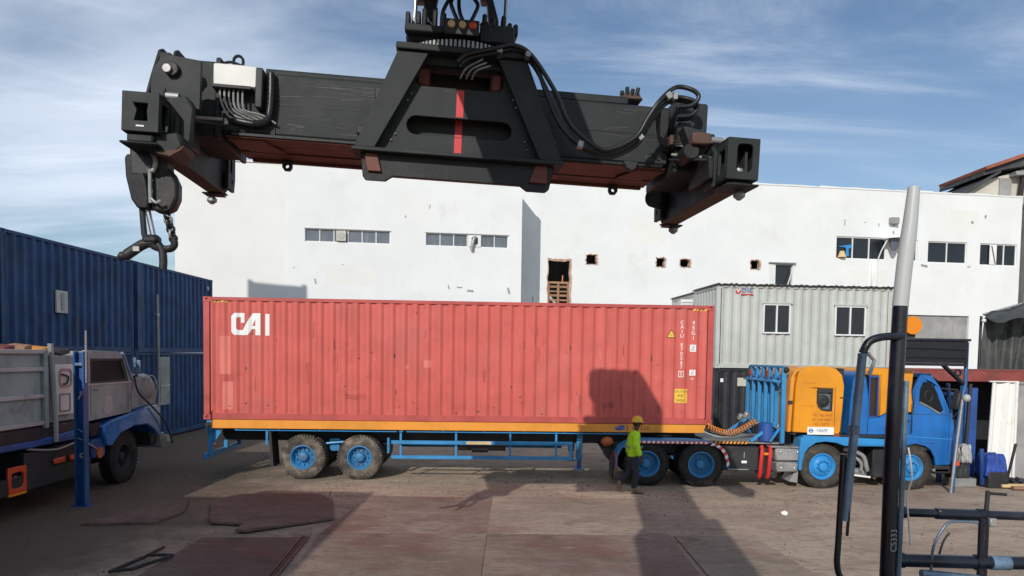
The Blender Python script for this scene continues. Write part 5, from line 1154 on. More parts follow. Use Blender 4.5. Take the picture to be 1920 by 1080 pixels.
T('door_seam', MB().box(XF - .012, XF - .007, 15.22, 15.235, 1.64, 2.9), M['black'], 0, smooth=0); T('door_seam', MB().box(XF - .012, XF - .007, 16.70, 16.715, 1.64, 2.3), M['black'], 0, smooth=0)
T('light_scuff', MB().plate([jag(15.75, 16.05, 1.70, 2.05, .05, 4)], 'x', XF - .012, XF - .0075), M['silverlt'], 0, smooth=0); T('cab_trim', MB().box(XF - .009, XF + .006, 15.06, 16.84, 2.29, 2.33), M['silverlt'], .004)
T('window_rim', MB().plate([[(15.24, 2.32), (16.72, 2.34), (16.49, 2.85), (15.24, 2.85)], cwin], 'x', XF - .012, XF - .003), M['black'], 0, smooth=0)
for k, (y, z, w, h) in enumerate(((15.3, .75, .5, .4), (15.25, 1.2, .45, .3), (12.2, .8, .35, .45), (17.9, .72, .3, .5))): T('chassis_unit', MB().box(-9.25, XF - .03 - .02 * k, y, y + w, z, z + h), M['char2'] if k % 2 else M['bluedull'], .03)
T('air_pipe', MB().tube(smooth_path([(XF - .02, 13.2, 1.22), (XF + .02, 14.0, 1.12), (XF + .02, 14.8, 1.18), (XF, 15.4, .95)], 5), .022, 6), M['zinc'], 0)
T('door_handle', MB().box(XF - .01, XF + .015, 15.35, 15.50, 2.18, 2.22), M['zinc'], .004)
bon = [(16.86, 1.62), (18.15, 1.66), (18.22, 2.0), (18.10, 2.28), (17.7, 2.46), (16.9, 2.50)]
T('bonnet', MB().plate([bon], 'x', -10.75, XF - .05), M['silver'], .08, smooth=50)
mb = MB().ball((XF - .16, 17.66, 2.14), .42, 24, 16, (.48, .95, .80)); T('wing', mb, M['silver'], 0, smooth=80)
T('headlamp_ring', MB().lathe([(.30, 0), (.31, .015), (.29, .02)], (XF + .065, 17.6, 2.14), 'x', 24), M['alu'], 0)
T('bonnet_strap', MB().tube(smooth_path([(XF - .02, 17.0, 2.45), (XF + .06, 17.05, 2.05), (XF + .10, 17.5, 1.75), (XF + .14, 18.2, 1.25), (XF + .12, 18.6, .7)], 5), .022, 6), M['black'], 0)
T('bumper', MB().box(-10.9, XF + .02, 18.23, 18.40, .62, 1.0), M['zinc'], .04); T('number_plate', MB().box(XF - .1, XF + .05, 18.42, 18.7, .72, .9), M['silverlt'], .01)
# blue wing over the front wheel
arc = [(15.6, 1.42), (15.9, 1.50), (16.3, 1.55), (16.9, 1.62), (17.5, 1.70), (18.0, 1.72), (18.14, 1.62), (18.16, 1.0), (18.0, .98), (17.82, 1.12), (17.5, 1.27), (16.9, 1.29), (16.3, 1.18), (15.95, .95), (15.7, .98)]
T('front_wing', MB().plate([arc], 'x', -9.3, XF + .04), M['bluecab'], .03, smooth=50)
T('front_wing', MB().plate([arc], 'x', -10.9, -10.4), M['bluecab'], .03, smooth=50)
for (y, xx) in ((16.75, -8.98), (16.75, -10.65), (10.4, -9.0), (10.4, -10.65)): wheel(pt, WK, (xx + 9.9, y - 14.5, .61), PI/2 if xx > -10 else -PI/2)
T('axle', MB().cyl((-10.6, 16.75, .58), (-9.0, 16.75, .58), .08, n=10), M['black'], 0); T('axle', MB().cyl((-10.6, 10.4, .58), (-9.0, 10.4, .58), .08, n=10), M['black'], 0)
T('engine_block', MB().box(-10.4, -9.35, 15.3, 18.1, .55, 1.6), M['black'], .05)
T('wheel_arch_liner', MB().box(-9.36, -9.3, 15.4, 18.1, .5, 1.4), M['black'], 0)

bp = thing('blue_post', 'tall blue steel channel post standing on the ground before the grey truck', 'post', (-8.33, 14.2, 0))
MB().box(-.085, .085, .02, .04, .012, 2.98).build('web', M['bluedull'], bp, bevel=.003)
for s in (-1, 1): MB().box(s * .085 - .014, s * .085 + .014, -.08, .08, .012, 3.0).build('flange', M['bluepost'], bp, bevel=.005)
MB().box(-.16, .16, -.14, .14, 0, .011).build('base_plate', M['bluedull'], bp)
for z, r in ((.98, .055), (2.20, .035), (1.55, .03), (1.75, .025)): MB().lathe([(r * .45, -.02), (r, -.02), (r, .019), (r * .45, .019), (r * .45, -.02)], (.02, 0, z), 'y', 12).build('bolt_ring', M['silverlt'] if z < 1.2 or z > 2 else M['bluedull'], bp)
MB().box(-.10, .09, -.07, .0, 2.72, 2.78).build('cleat', M['scuffblue'], bp, bevel=.008)
MB().tube([(.12, -.03, 2.4), (.125, -.03, 3.4)], .018, 6).build('rod', M['zinc'], bp)
MB().tube(smooth_path([(-.06, -.03, 1.5), (.07, -.04, 1.42), (.05, -.04, 1.30), (-.05, -.04, 1.32)], 4), .014, 6).build('wire', M['scuffblue'], bp)
MB().cbox((0, .0, 2.15), (.03, .02, .18), (0, .6, 0)).build('catch', M['silverlt'], bp)

# bent steel frame lying at the bottom left, and small litter
bf = thing('bent_frame', 'black bent steel frame lying on the yard at the bottom left', 'scrap', (-5.15, 10.5, .01))
MB().beam((-.10, .55, .05), (-.12, .0, .05), .035, .045).build('frame_bar', M['black'], bf, bevel=.008)
MB().beam((-.12, .02, .05), (-.22, -.75, .05), .045, .05).build('frame_bar', M['black'], bf, bevel=.008)
MB().beam((-.10, .06, .06), (.24, .10, .06), .03, .045).build('frame_bar', M['black'], bf, bevel=.008)
MB().beam((.24, .12, .05), (.0, -.62, .05), .04, .05).build('frame_bar', M['black'], bf, bevel=.008)
MB().beam((.02, -.60, .05), (-.22, -.70, .05), .03, .045).build('frame_bar', M['black'], bf, bevel=.008)
sl_ = thing('slot_channel', 'long dark steel channel lying in the slot between the red brown plates', 'channel', (-3.27, 10.9, .006))
MB().beam((-.08, 1.05, .02), (.13, -1.6, .02), .11, .012).build('channel_base', M['black'], sl_); MB().beam((-.13, 1.05, .028), (.075, -1.6, .028), .014, .03).build('channel_lip', M['brown'], sl_); MB().beam((-.025, 1.05, .028), (.185, -1.6, .028), .014, .03).build('channel_lip', M['brown'], sl_)
lp = thing('paper_scrap', 'small crumpled white paper scrap on the yard right of the worker', 'litter', (5.35, 14.24, .0))
mb = MB().ball((0, 0, .045), .06, 8, 6, (1.1, .7, .7)); mb.v = [(x + random.uniform(-.012, .012), y, max(.002, z + random.uniform(-.012, .012))) for x, y, z in mb.v]; mb.build('paper', M['paper'], lp, smooth=0)
gv = MB()
for k in range(2600):
    x = random.uniform(-8, 9); y = random.uniform(8.5, 22); 
    if random.random() < .5: y = 15.2 + random.random() * 3.2
    r = abs(random.gauss(0, .010)) + .004
    gv.add([(x + r * math.cos(a) * random.uniform(.7, 1.2), y + r * math.sin(a) * random.uniform(.7, 1.2), .004) for a in (0, 1.57, 3.14, 4.71)] + [(x, y, .006 + r * .8 + .012)], [(0, 1, 4), (1, 2, 4), (2, 3, 4), (3, 0, 4)])
gvo = gv.build('grit', M['grit'], None, smooth=0, kind='stuff'); gvo['label'] = 'loose grit and small stones scattered over the yard'
for k, (x, y, w, lbl) in enumerate(((-4.7, 16.55, .4, 'pale crushed chalky smear in front of the trailer wheels, left piece'), (-4.1, 16.6, .5, 'pale crushed chalky smear in front of the trailer wheels, right piece'))):
    pass
# ================================================================== CONTAINER SPREADER (local frame: x along it, y away, z up; z = 0 at the locks)
SPL = (-.727, 8.4535, 4.88)
SPR = (Matrix.Rotation(.09665, 4, 'Z') @ Matrix.Rotation(.035, 4, 'Y') @ Matrix.Rotation(.0028, 4, 'X'))
sp = thing('container_spreader', 'big charcoal container spreader with a red centre stripe hanging over the red container', 'spreader', SPL, SPR)
def S(name, mb, m, bevel=.008, parent=sp, smooth=32, **k): return mb.build(name, m, parent, bevel=bevel, smooth=smooth, **k)
bx = lambda *a: MB().box(*a)
# main beam with weld seams and the sliding red oxide beams below it
mbm = S('main_beam', bx(-2.42, 2.36, -.45, .45, .37, 1.0), M['char'], .02)
S('weld_seam', bx(-1.86, -.7, -.4535, -.4505, .685, .692), M['char2'], 0, mbm); S('weld_seam', bx(.9, 2.2, -.4535, -.4505, .685, .692), M['char2'], 0, mbm)
wp_ = MB()
for k in range(16): 
    x = random.uniform(-1.55, -.95); z = .80 + random.random() * .13; wp_.box(x, x + random.uniform(.08, .42), -.4525, -.4505, z, z + random.uniform(.003, .009))
wp_.build('wear_scratch', M['scratch'], mbm, smooth=0, kind='stuff')
S('beam_plate', bx(-1.90, -1.86, -.462, -.451, .37, 1.0), M['char'], 0, mbm)
S('beam_flange', bx(-2.30, 2.30, -.47, .47, .335, .368), M['char2'], .005)
for y0, y1, z0 in ((-.45, -.20, .322), (-.175, .09, .328), (.115, .44, .318)): S('sliding_beam', bx(-2.36, 2.34, y0, y1, z0, .334), M['primer'], .004)
S('beam_lip', bx(-2.30, 2.30, .40, .455, .29, .3175), M['primer'], .004)
for x0, x1, d in ((-2.36, -1.98, .14), (2.02, 2.34, -.14)): S('beam_tongue', MB().plate([[(x0, -.40), (x1, -.40), (x1 + d, .02), (x0 + d, .02)]], 'z', .300, .3215), M['primer'], .004)
for x in (-1.90, 1.95):
    S('lug', MB().plate([[(x - .055, .317), (x + .055, .317), (x + .055, .235), (x + .03, .20), (x - .03, .20), (x - .055, .235)], circle(x, .25, .024, 8)], 'y', .36, .42), M['black'], .004)
S('lug', MB().plate([[(1.85, .37), (2.02, .37), (2.0, .30), (1.94, .27), (1.89, .29)]], 'y', -.52, -.43), M['black'], .01)
S('top_pipe', MB().cyl((-2.0, -.30, 1.045), (-.62, -.30, 1.045), .052, n=14), M['char'], 0); S('top_rail', bx(.70, 1.90, -.40, .30, 1.002, 1.10), M['char'], .02)
S('top_rail', bx(-2.1, -.6, -.1, .35, 1.002, 1.05), M['char'], .015)
# electric cabinet with its cables
cbq = S('electric_cabinet', bx(-2.46, -2.03, -.60, -.47, .79, 1.01), M['cabinet'], .012)
S('cabinet_base', bx(-2.47, -2.08, -.62, -.475, .765, .798), M['black'], .004, cbq); S('cabinet_side', bx(-2.044, -1.97, -.60, -.452, .60, 1.0), M['black'], .01, cbq)
for k in range(6):
    x = -2.40 + .045 * k; dx = .10 + .02 * k
    S('cable', MB().tube(smooth_path([(x, -.56, .77), (x + .01, -.57, .66 - .012*k), (x + .05, -.56, .56), (x + dx, -.53, .50 + .008*k), (x + dx + .13, -.5, .475)], 4), .011, 6), M['silverlt'] if k < 2 else M['zinc'], 0)
mb = MB(); pth = smooth_path([(-1.91, -.50, .99), (-1.90, -.52, .80), (-1.905, -.52, .62), (-1.93, -.52, .50), (-2.02, -.52, .455), (-2.14, -.52, .455), (-2.26, -.50, .48), (-2.32, -.48, .50)], 8)
mb.tube(pth, [.042 if k % 2 else .034 for k in range(len(pth))], 8); S('corrugated_conduit', mb, M['hose'], 0, smooth=50)
ip = S('white_plate', bx(-2.46, -2.335, -.475, -.455, .44, .575), M['white'], .003)
S('clamp_block', bx(-2.39, -2.34, -.50, -.476, .50, .545), M['black'], .006, ip); S('clamp_block', bx(-2.44, -2.37, -.50, -.476, .43, .49), M['black'], .006, ip)
S('small_bracket', bx(-2.44, -2.38, -.50, -.452, .64, .70), M['zinc'], .008)
S('eye_bolt', MB().tube([(-2.27 + .05*math.cos(a), -.40, 1.11 + .06*math.sin(a)) for a in [2*PI*k/12 for k in range(13)]], .016, 6), M['hose'], 0); S('hose_bridge', MB().tube(smooth_path([(-2.46, -.4, 1.06), (-2.35, -.4, 1.10), (-2.2, -.4, 1.06)], 4), .014, 6), M['hose'], 0)

# end beams: left and right mirror each other
def end_beam(s):
    X = lambda x: s * x
    def bxs(x0, x1, *a): return MB().box(min(X(x0), X(x1)), max(X(x0), X(x1)), *a)
    side = [(-1.20, .02), (-1.26, .10), (-1.24, .40), (-1.05, .46), (-.92, .72), (-.74, 1.04), (-.66, 1.08), (-.30, 1.08), (-.1, 1.02), (.45, .70), (.9, .50), (1.06, .46), (1.12, .38), (1.12, .06), (1.05, .02)] if s < 0 else \
           [(-1.20, .02), (-1.26, .10), (-1.24, .36), (-1.10, .42), (-.98, .50), (-.72, .60), (-.55, .66), (-.30, .72), (-.1, .74), (.45, .64), (.9, .54), (1.06, .50), (1.12, .42), (1.12, .06), (1.05, .02)]
    a, b = sorted((X(2.92), X(2.95))); eb = S('end_beam', MB().plate([side], 'x', a, b), M['char'], .006)
    a, b = sorted((X(2.775), X(2.80))); side2 = [(y, z) for y, z in side if y > -1.21]
    S('end_plate', MB().plate([side2, circle(-.42, .86 if s < 0 else .52, .06, 14), circle(.7, .40, .055, 12)], 'x', a, b), M['char'], .006, eb)
    S('end_web', bxs(2.802, 2.918, -1.12, 1.1, .06, .40), M['char2'], .01, eb)
    S('end_web', bxs(2.802, 2.918, -.70 if s > 0 else -.80, .1, .402, .62 if s > 0 else 1.0), M['char'], .01, eb)
    S('end_underside', bxs(2.76, 2.96, -1.16, 1.10, .0, .018), M['rustmud'], .004, eb)
    S('beam_collar', bxs(2.42, 2.77, -.50, .50, .30, 1.06), M['char'], .02, eb)
    S('collar_rib', bxs(2.40, 2.455, -.54, .54, .28, 1.09), M['char'], .012, eb)
    S('gusset', MB().plate([[(-.78, .44), (-1.10, .30), (-1.12, .10), (-.5, .10), (-.5, .44)]], 'x', *sorted((X(2.60), X(2.645)))), M['char2'], .008, eb)
    if s < 0: S('boss', MB().cyl((X(2.775), -.62, .90), (X(2.66), -.62, .90), .085, n=16), M['char2'], .01, eb); S('boss_pin', MB().cyl((X(2.66), -.62, .90), (X(2.62), -.62, .90), .045, n=12), M['zinc'], .004, eb)
    # far corner
    S('far_corner', bxs(2.75, 3.0, .94, 1.14, .06, .44), M['char2'], .03, eb)
    S('far_corner_plate', MB().plate([[(.88, .05), (1.15, .05), (1.18, .2), (1.16, .45), (1.06, .54), (.88, .50)], rrect(.95, 1.04, .26, .42, .04), circle(1.05, .16, .03, 8)], 'x', *sorted((X(2.70), X(2.74)))), M['char'], .005, eb)
    S('lock_pad', bxs(2.78, 3.02, .90, 1.12, -.022, -.002), M['black'], .012, eb)
    # near corner: hollow box with a slotted face
    if s < 0: face = [rect(-3.03, -2.70, .07, .43), [(-2.93, .33), (-2.80, .33), (-2.81, .27), (-2.80, .17), (-2.92, .17), (-2.895, .27)]]
    else: face = [rect(2.70, 3.03, .05, .46), rrect(2.80, 2.96, .13, .40, .04)]
    y0 = -1.34
    nb_ = S('near_corner', MB().plate(face, 'y', y0, y0 + .035), M['char'], .006)
    z0, z1 = (.07, .43) if s < 0 else (.05, .46)
    S('corner_side', bxs(3.0, 3.03, y0 + .036, -1.02, z0, z1), M['char'], .004, nb_)
    inn = MB().plate([rect(y0 + .036, -1.02, z0, z1), rrect(-1.26, -1.10, .13, .36, .03)], 'x', *sorted((X(2.70), X(2.73)))); S('corner_side', inn, M['char'], .004, nb_)
    S('corner_top', bxs(2.70, 3.03, y0 + .036, -1.02, z1 - .03, z1 - .001), M['char'], .004, nb_); S('corner_base', bxs(2.70, 3.03, y0 + .036, -1.02, z0 + .001, z0 + .03), M['char'], .004, nb_)
    S('corner_back', bxs(2.70, 3.03, -1.02, -1.0, z0, z1), M['char2'], 0, nb_)
    S('lock_housing', bxs(2.76, 3.0, -1.30, -1.0, .010 if s > 0 else -.02, z0 - .002), M['char'], .02, nb_); S('lock_pad', bxs(2.70, 3.04, -1.36, -.98, *((-.012, .008) if s > 0 else (-.045, -.022))), M['char'], .01, nb_)
    if s < 0: S('slot_chip', bxs(2.83, 2.90, y0 - .003, y0 + .001, .115, .128), M['white'], 0, nb_)
    else:
        S('inner_cam', MB().lathe([(0, .12), (.05, .10), (.065, .04), (.065, 0)], (2.88, -1.18, .09), 'z', 12), M['zinc'], 0, nb_)
    for y in (-1.13, 1.02):
        if s < 0 and y < 0: continue
        S('twistlock', MB().lathe([(.03, 0), (.045, -.02), (.062, -.035), (.062, -.062), (.02, -.098), (0, -.098)], (X(2.927), y, -.010 if s > 0 else -.03), 'z', 10), M['zinc'], 0, smooth=30)
    # guide arm hinge plate and link rods
    S('hinge_plate', MB().plate([[(-1.05, .03), (-.80, .03), (-.72, .20), (-.76, .40), (-.98, .46), (-1.08, .36)], rrect(-.98, -.92, .24, .38, .025), circle(-.86, .13, .025, 8)], 'x', *sorted((X(2.66), X(2.70)))), M['char'], .006, eb)
    S('link_rod', MB().cyl((X(2.74), -1.0, .33), (X(2.36), -.60, .45), .016, n=8), M['zinc'], 0, eb); S('link_rod', MB().cyl((X(2.62), -1.04, .30), (X(2.34), -.58, .40), .012, n=8), M['black'], 0, eb)
    for (y, z, r) in ((-.98, .52, .035), (-.90, .20, .045), (-1.0, .18, .03), (-.70, .62, .05)): S('pin', MB().cyl((X(2.775), y, z), (X(2.65), y, z), r, n=12), M['char2'] if r != .035 else M['zinc'], .004, eb)
    if s < 0: S('yellow_sensor', MB().cyl((-2.60, -.86, .56), (-2.55, -.90, .56), .032, n=14), M['plank'], .004, eb)
    return eb
ebl = end_beam(-1); ebr = end_beam(1)
S('lifting_eye', MB().plate([[(-2.93, .42), (-2.46, .42), (-2.46, .88), (-2.74, .91), (-2.84, .87), (-2.91, .74)], circle(-2.72, .77, .055, 14)], 'y', -.98, -.92), M['char'], .012, ebl)
S('corner_cheek', MB().plate([[(-2.78, -.02), (-2.60, -.04), (-2.50, .10), (-2.48, .40), (-2.56, .52), (-2.78, .46)]], 'y', -1.06, -.99), M['char'], .02, ebl)
S('lifting_boss', MB().cyl((-2.72, -1.03, .77), (-2.72, -.90, .77), .07, n=16), M['char2'], .01, ebl); S('lifting_pin', MB().cyl((-2.75, -1.06, .76), (-2.75, -1.02, .76), .042, n=14), M['zinc'], .005, ebl)
# curved guide shoe under the left near corner
S('guide_shoe', MB().plate([[(-3.0, .04), (-2.55, .12), (-2.50, -.02), (-2.62, -.12), (-2.80, -.08), (-2.98, -.02)]], 'y', -1.25, -.95), M['char'], .03, ebl); S('guide_shoe_sole', MB().plate([[(-2.78, -.085), (-2.62, -.125), (-2.52, -.06), (-2.50, .0), (-2.56, -.05)]], 'y', -1.27, -.93), M['rustmud'], .01, ebl)
# stepped gusset and motor on the right end
S('step_bracket', MB().plate([[(2.40, .70), (2.66, .66), (2.66, .42), (2.52, .42)]], 'y', -.82, -.50), M['char'], .015, ebr); S('step_cover', bx(2.46, 2.66, -.96, -.84, .48, .60), M['rustmud'], .015, ebr)
S('hydraulic_motor', MB().cyl((2.48, -.55, .42), (2.48, -.90, .42), .085, n=16), M['char2'], .01, ebr); S('hydraulic_motor', bx(2.40, 2.56, -.62, -.50, .56, .80), M['char2'], .02, ebr)
S('side_motor', MB().cyl((2.56, .78, .30), (2.72, .92, .30), .13, n=18), M['char2'], .02, ebr)
S('rod_plate', bx(2.30, 2.36, -.53, -.452, .50, .66), M['char2'], .01, ebr)

# ---- central trapezoid frame
ft, fb = 1.23, .215
pl = [(-.60, .235), (.74, .235), (.44, 1.22), (-.36, 1.22)]
slot = rrect(-.49, .60, .425, .615, .094, 6); opn = [(-.36, 1.16), (-.43, 1.02), (-.38, .94), (-.28, .91), (.36, .91), (.47, .94), (.50, 1.02), (.45, 1.16)]
opn = rrect(-.42, .49, .92, 1.14, .07, 4)
pl = [(-.88, .235), (1.0, .235), (.58, 1.22), (-.50, 1.22)]
cf = S('centre_frame', MB().plate([pl, slot, opn], 'y', -.70, -.665), M['char'], .004)
for name, poly in (('frame_leg', [(-1.0, .225), (-.80, .225), (-.29, 1.215), (-.60, 1.215)]), ('frame_leg', [(.90, .225), (1.13, .225), (.72, 1.215), (.42, 1.215)])):
    S(name, MB().plate([poly], 'y', -.82, -.7005), M['char'], .008, cf)
    S('leg_side', MB().plate([[(p[0] * .88, max(p[1], .45)) for p in poly]], 'y', .60, .72), M['char'], .008, cf)
for s in (-1, 1):
    x0, x1, xm = ((-.98, -.59, .03) if s < 0 else (1.11, .71, .03))
    S('leg_wing', MB().add([(x0, -.70, .225), (x0, -.44, .225), (x1, .60, 1.215), (x1, -.70, 1.215), (x0 - s*.03, -.70, .225), (x0 - s*.03, -.44, .225), (x1 - s*.03, .60, 1.215), (x1 - s*.03, -.70, 1.215)], [(0, 1, 2, 3), (7, 6, 5, 4), (0, 4, 5, 1), (3, 2, 6, 7), (0, 3, 7, 4), (1, 5, 6, 2)]), M['char'], .004, cf)
S('base_flange', bx(-1.02, 1.15, -.86, -.50, .185, .222), M['char'], .006, cf)
un = [(-.94, .184), (-.91, -.05), (-.88, -.085), (-.68, -.085), (-.60, -.03), (.70, -.03), (.78, -.085), (.98, -.085), (1.02, -.05), (1.06, .184)]
S('lower_frame', MB().plate([un], 'y', -.74, -.70), M['char2'], .006, cf); S('lower_frame', bx(-.88, .98, -.699, -.50, .12, .183), M['char2'], 0, cf); S('lower_frame', bx(-.62, .72, -.699, -.66, -.028, .119), M['char2'], 0, cf)
for x0, x1, t in ((-.90, -.77, 1), (.86, .99, -1)): S('wear_block', MB().plate([[(x0, .182), (x1, .182), (x1 + t*.05 if t > 0 else x1, .0 if t > 0 else .0), (x0 + .04 if t > 0 else x0 - .06, .0)]], 'y', -.775, -.742), M['primer'], .006, cf)
S('inner_panel', bx(-.72, .86, -.50, -.47, .24, .80), M['char'], 0, cf); S('inner_dark', bx(-.36, .44, -.30, -.27, .80, 1.2), M['black'], 0, cf)
S('opening_block', bx(-.415, -.27, -.66, -.40, .93, 1.13), M['primer'], .03, cf); S('opening_block', bx(.36, .485, -.66, -.40, .93, 1.13), M['primer'], .03, cf)
S('red_stripe', bx(.012, .088, -.704, -.7005, .628, .905), M['redtape'], 0, cf); S('red_stripe', bx(.008, .084, -.704, -.7005, .24, .415), M['redtape'], 0, cf); S('red_stripe', bx(.010, .086, -.504, -.5005, .40, .66), M['redtape'], 0, cf)
bl = MB()
for x, z in ((-.455, .83), (-.49, .76), (-.60, .41), (-.64, .345), (.60, .85), (.635, .775), (.745, .43), (.78, .35)): bl.ball((x, -.71, z), .011, 8, 6)
S('bolt', bl, M['steel'], 0, cf)
S('side_lug', bx(-.70, -.60, -.5, -.3, 1.05, 1.16), M['char'], .01, cf); S('side_lug', bx(.78, .86, -.6, -.3, .86, .95), M['char'], .01, cf)
S('guide_lug', bx(-.82, -.72, -.74, -.60, .74, .86), M['black'], .01, cf); S('guide_lug', bx(-1.0, -.9, -.66, -.5, .40, .48), M['black'], .01, cf)
# ---- head: top plate, slewing ring, rotator housing
S('head_plate', MB().plate([[(-.62, -.86), (.72, -.86), (.74, -.5), (.74, .7), (-.62, .7)]], 'z', 1.222, 1.285), M['char'], .012)
rg = MB().lathe([(.60, 1.287), (.60, 1.36), (.52, 1.40), (.50, 1.287)], (.04, -.16, 0), 'z', 48)
S('slewing_ring', rg, M['char2'], .006)
tth = MB()
for k in range(44):
    a = PI + PI * (k + .5) / 44; x, y = .04 + .615 * math.cos(a), -.16 + .615 * math.sin(a); tth.cbox((x, y, 1.335), (.026, .05, .095), (0, 0, a + PI/2))
S('ring_teeth', tth, M['zinc'], .004)
S('rotator_housing', bx(-.54, .60, -.60, .60, 1.41, 1.56), M['char2'], .02); S('rotator_cover', bx(-.55, -.06, -.72, -.602, 1.46, 1.535), M['char'], .012); S('rotator_cover', bx(.22, .58, -.70, -.602, 1.42, 1.60), M['char2'], .012)
lm = S('lamp_box', bx(-.14, .21, -.80, -.66, 1.43, 1.585), M['black'], .008)
for x, m_ in ((-.075, 'plank'), (.035, 'plank'), (.14, 'redlamp')): S('lamp', MB().lathe([(0, -.825), (.028, -.823), (.038, -.812), (.038, -.80)], (x, 0, 1.525), 'y', 14), M[m_], 0, lm)
for x in (-.01, .10): S('lamp_bracket', MB().plate([[(x - .02, 1.43), (x + .05, 1.43), (x, 1.49)]], 'y', -.815, -.803), M['zinc'], 0, lm)
for x, y, h in ((-.53, -.5, .15), (-.42, -.55, .14), (-.36, -.5, .2), (-.25, -.5, .22), (-.16, -.3, .26), (.27, -.45, .22), (.47, -.5, .20), (.54, -.45, .15), (.60, -.5, .12), (.36, -.55, .14)):
    S('pivot_lug', bx(x - .025, x + .025, y - .09, y + .09, 1.561, 1.561 + h), M['char2'], .015)
for x in (-.465, .49): S('damper_rod', MB().tube([(x, -.45, 1.58), (x, -.45, 1.70)], .032, 10), M['zinc'], 0); S('damper_rod', MB().tube([(x, -.45, 1.701), (x + .01, -.40, 2.35)], .022, 10), M['steel'], 0)
for s, x in ((-1, -.32), (1, .37)):
    prof = [(x - .05, 1.562), (x + .06, 1.562), (x + .06, 1.80), (x + .04 - s*.05, 2.02), (x + .10 - s*.16, 2.5), (x - .10 - s*.02, 2.5), (x - .08, 2.05), (x - .05, 1.80)]
    S('hanger_arm', MB().plate([prof], 'y', -.35, -.20), M['char2'], .012)
# hoses between the head and the boom
for k, pts in enumerate(([(-.18, -.55, 1.58), (-.17, -.55, 1.75), (-.10, -.5, 1.92), (.0, -.4, 2.06), (.02, -.35, 2.4)], [(.02, -.62, 1.58), (-.06, -.6, 1.74), (-.09, -.55, 1.86), (-.04, -.45, 2.02), (.0, -.35, 2.4)], [(.08, -.62, 1.58), (.01, -.6, 1.72), (-.01, -.5, 1.90), (.02, -.4, 2.06), (.05, -.35, 2.4)], [(.09, -.62, 1.58), (.16, -.58, 1.74), (.19, -.5, 1.88), (.12, -.45, 2.02), (.07, -.35, 2.4)])):
    S('head_hose', MB().tube(smooth_path(pts, 6), .021, 8), M['hose'], 0)
S('head_hose', MB().tube(smooth_path([(.22, -.7, 1.58), (.27, -.72, 1.62), (.33, -.68, 1.56), (.31, -.68, 1.48)], 4), .012, 6), M['hose'], 0)
scm = MB()
for k in range(18):
    x = random.uniform(-.80, .90); z = random.uniform(.25, 1.2)
    if x < -.88 + (z - .235) * .386 + .25 or x > 1.0 - (z - .235) * .43 - .25 or (.36 < z < .66) or z > .9: continue
    scm.cbox((x, -.7015, z), (random.uniform(.03, .2), .0015, random.uniform(.002, .006)), (0, random.uniform(-.5, .5), 0))
for k in range(26):
    x = random.uniform(.85, 2.2); z = random.uniform(.42, .95); scm.cbox((x, -.4515, z), (random.uniform(.03, .35), .0015, random.uniform(.003, .008)), (0, random.uniform(-.15, .15), 0))
for k in range(30):
    x = random.choice((random.uniform(-2.3, -1.9), random.uniform(-1.8, -.95))); z = random.uniform(.39, .5) if k % 2 else random.uniform(.4, .95); scm.cbox((x, -.4517 if x > -1.8 else -.4515, z), (random.uniform(.03, .25), .0015, random.uniform(.003, .009)), (0, random.uniform(-.1, .1), 0))
S('paint_scratch', scm, M['scratch'], 0, smooth=0, kind='stuff')
fit_ = MB()
for x, z, a in ((.42, 1.275, 0), (1.30, .395, -.2), (1.92, .52, .8), (2.20, .96, .6)): fit_.cbox((x, -.885, z), (.06, .085, .07), (0, -a, 0))
S('hose_clamp', fit_, M['zinc'], .006, kind='stuff')
pass
# big hose loops on the right
h1 = [(.02, 1.08), (.12, 1.17), (.39, 1.25), (.58, 1.30), (.77, 1.21), (.93, .87), (1.09, .57), (1.32, .39), (1.60, .335), (1.88, .48), (2.01, .70), (2.14, .90), (2.33, 1.02), (2.50, 1.0), (2.57, .93), (2.50, .84), (2.36, .82)]
for k, (dy, dz, dx) in enumerate(((0, 0, 0), (.05, -.035, .01), (-.045, .02, -.02))):
    pts = [(x + dx + (.05*k if .9 < x < 1.4 else 0), -.88 + dy if x < 2.2 else -.70 + dy*1.5 - .1*(x - 2.2), z + dz + (.03 * k if x > 2.3 else 0)) for x, z in (h1 if k != 1 else h1[2:])]
    S('hose_loop', MB().tube(smooth_path(pts, 7), .024, 8), M['hose'], 0, smooth=60)
for k in range(3):
    S('hose_tail', MB().tube(smooth_path([(2.10 + .02*k, -.82, .86), (2.14 + .01*k, -.74, .70), (2.20, -.66, .60 - .02*k), (2.36, -.60, .60 - .025*k), (2.50, -.62, .58 - .02*k), (2.60, -.7, .50)], 5), .016, 6), M['hose'], 0)
S('hose_clip', bx(2.30, 2.34, -.70, -.55, .53, .63), M['rustmud'], .006); S('hose_clip', MB().cyl((.71, -.95, 1.24), (.71, -.80, 1.24), .03, n=8), M['zinc'], 0); S('hose_clip', bx(2.28, 2.33, -.80, -.62, .97, 1.05), M['zinc'], .006)
S('hose_loop', MB().tube(smooth_path([(2.25, -.5, .44), (2.14, -.5, .47), (2.10, -.5, .40), (2.16, -.5, .35), (2.28, -.5, .36)], 5), .008, 6), M['hose'], 0)
for k in range(3): S('hose_end', MB().tube(smooth_path([(.04 + .06*k, -.72, 1.02), (.10 + .05*k, -.80, 1.10 - .01*k), (.26 + .04*k, -.86, 1.18 - .03*k)], 4), .010, 6), M['zinc'], 0)
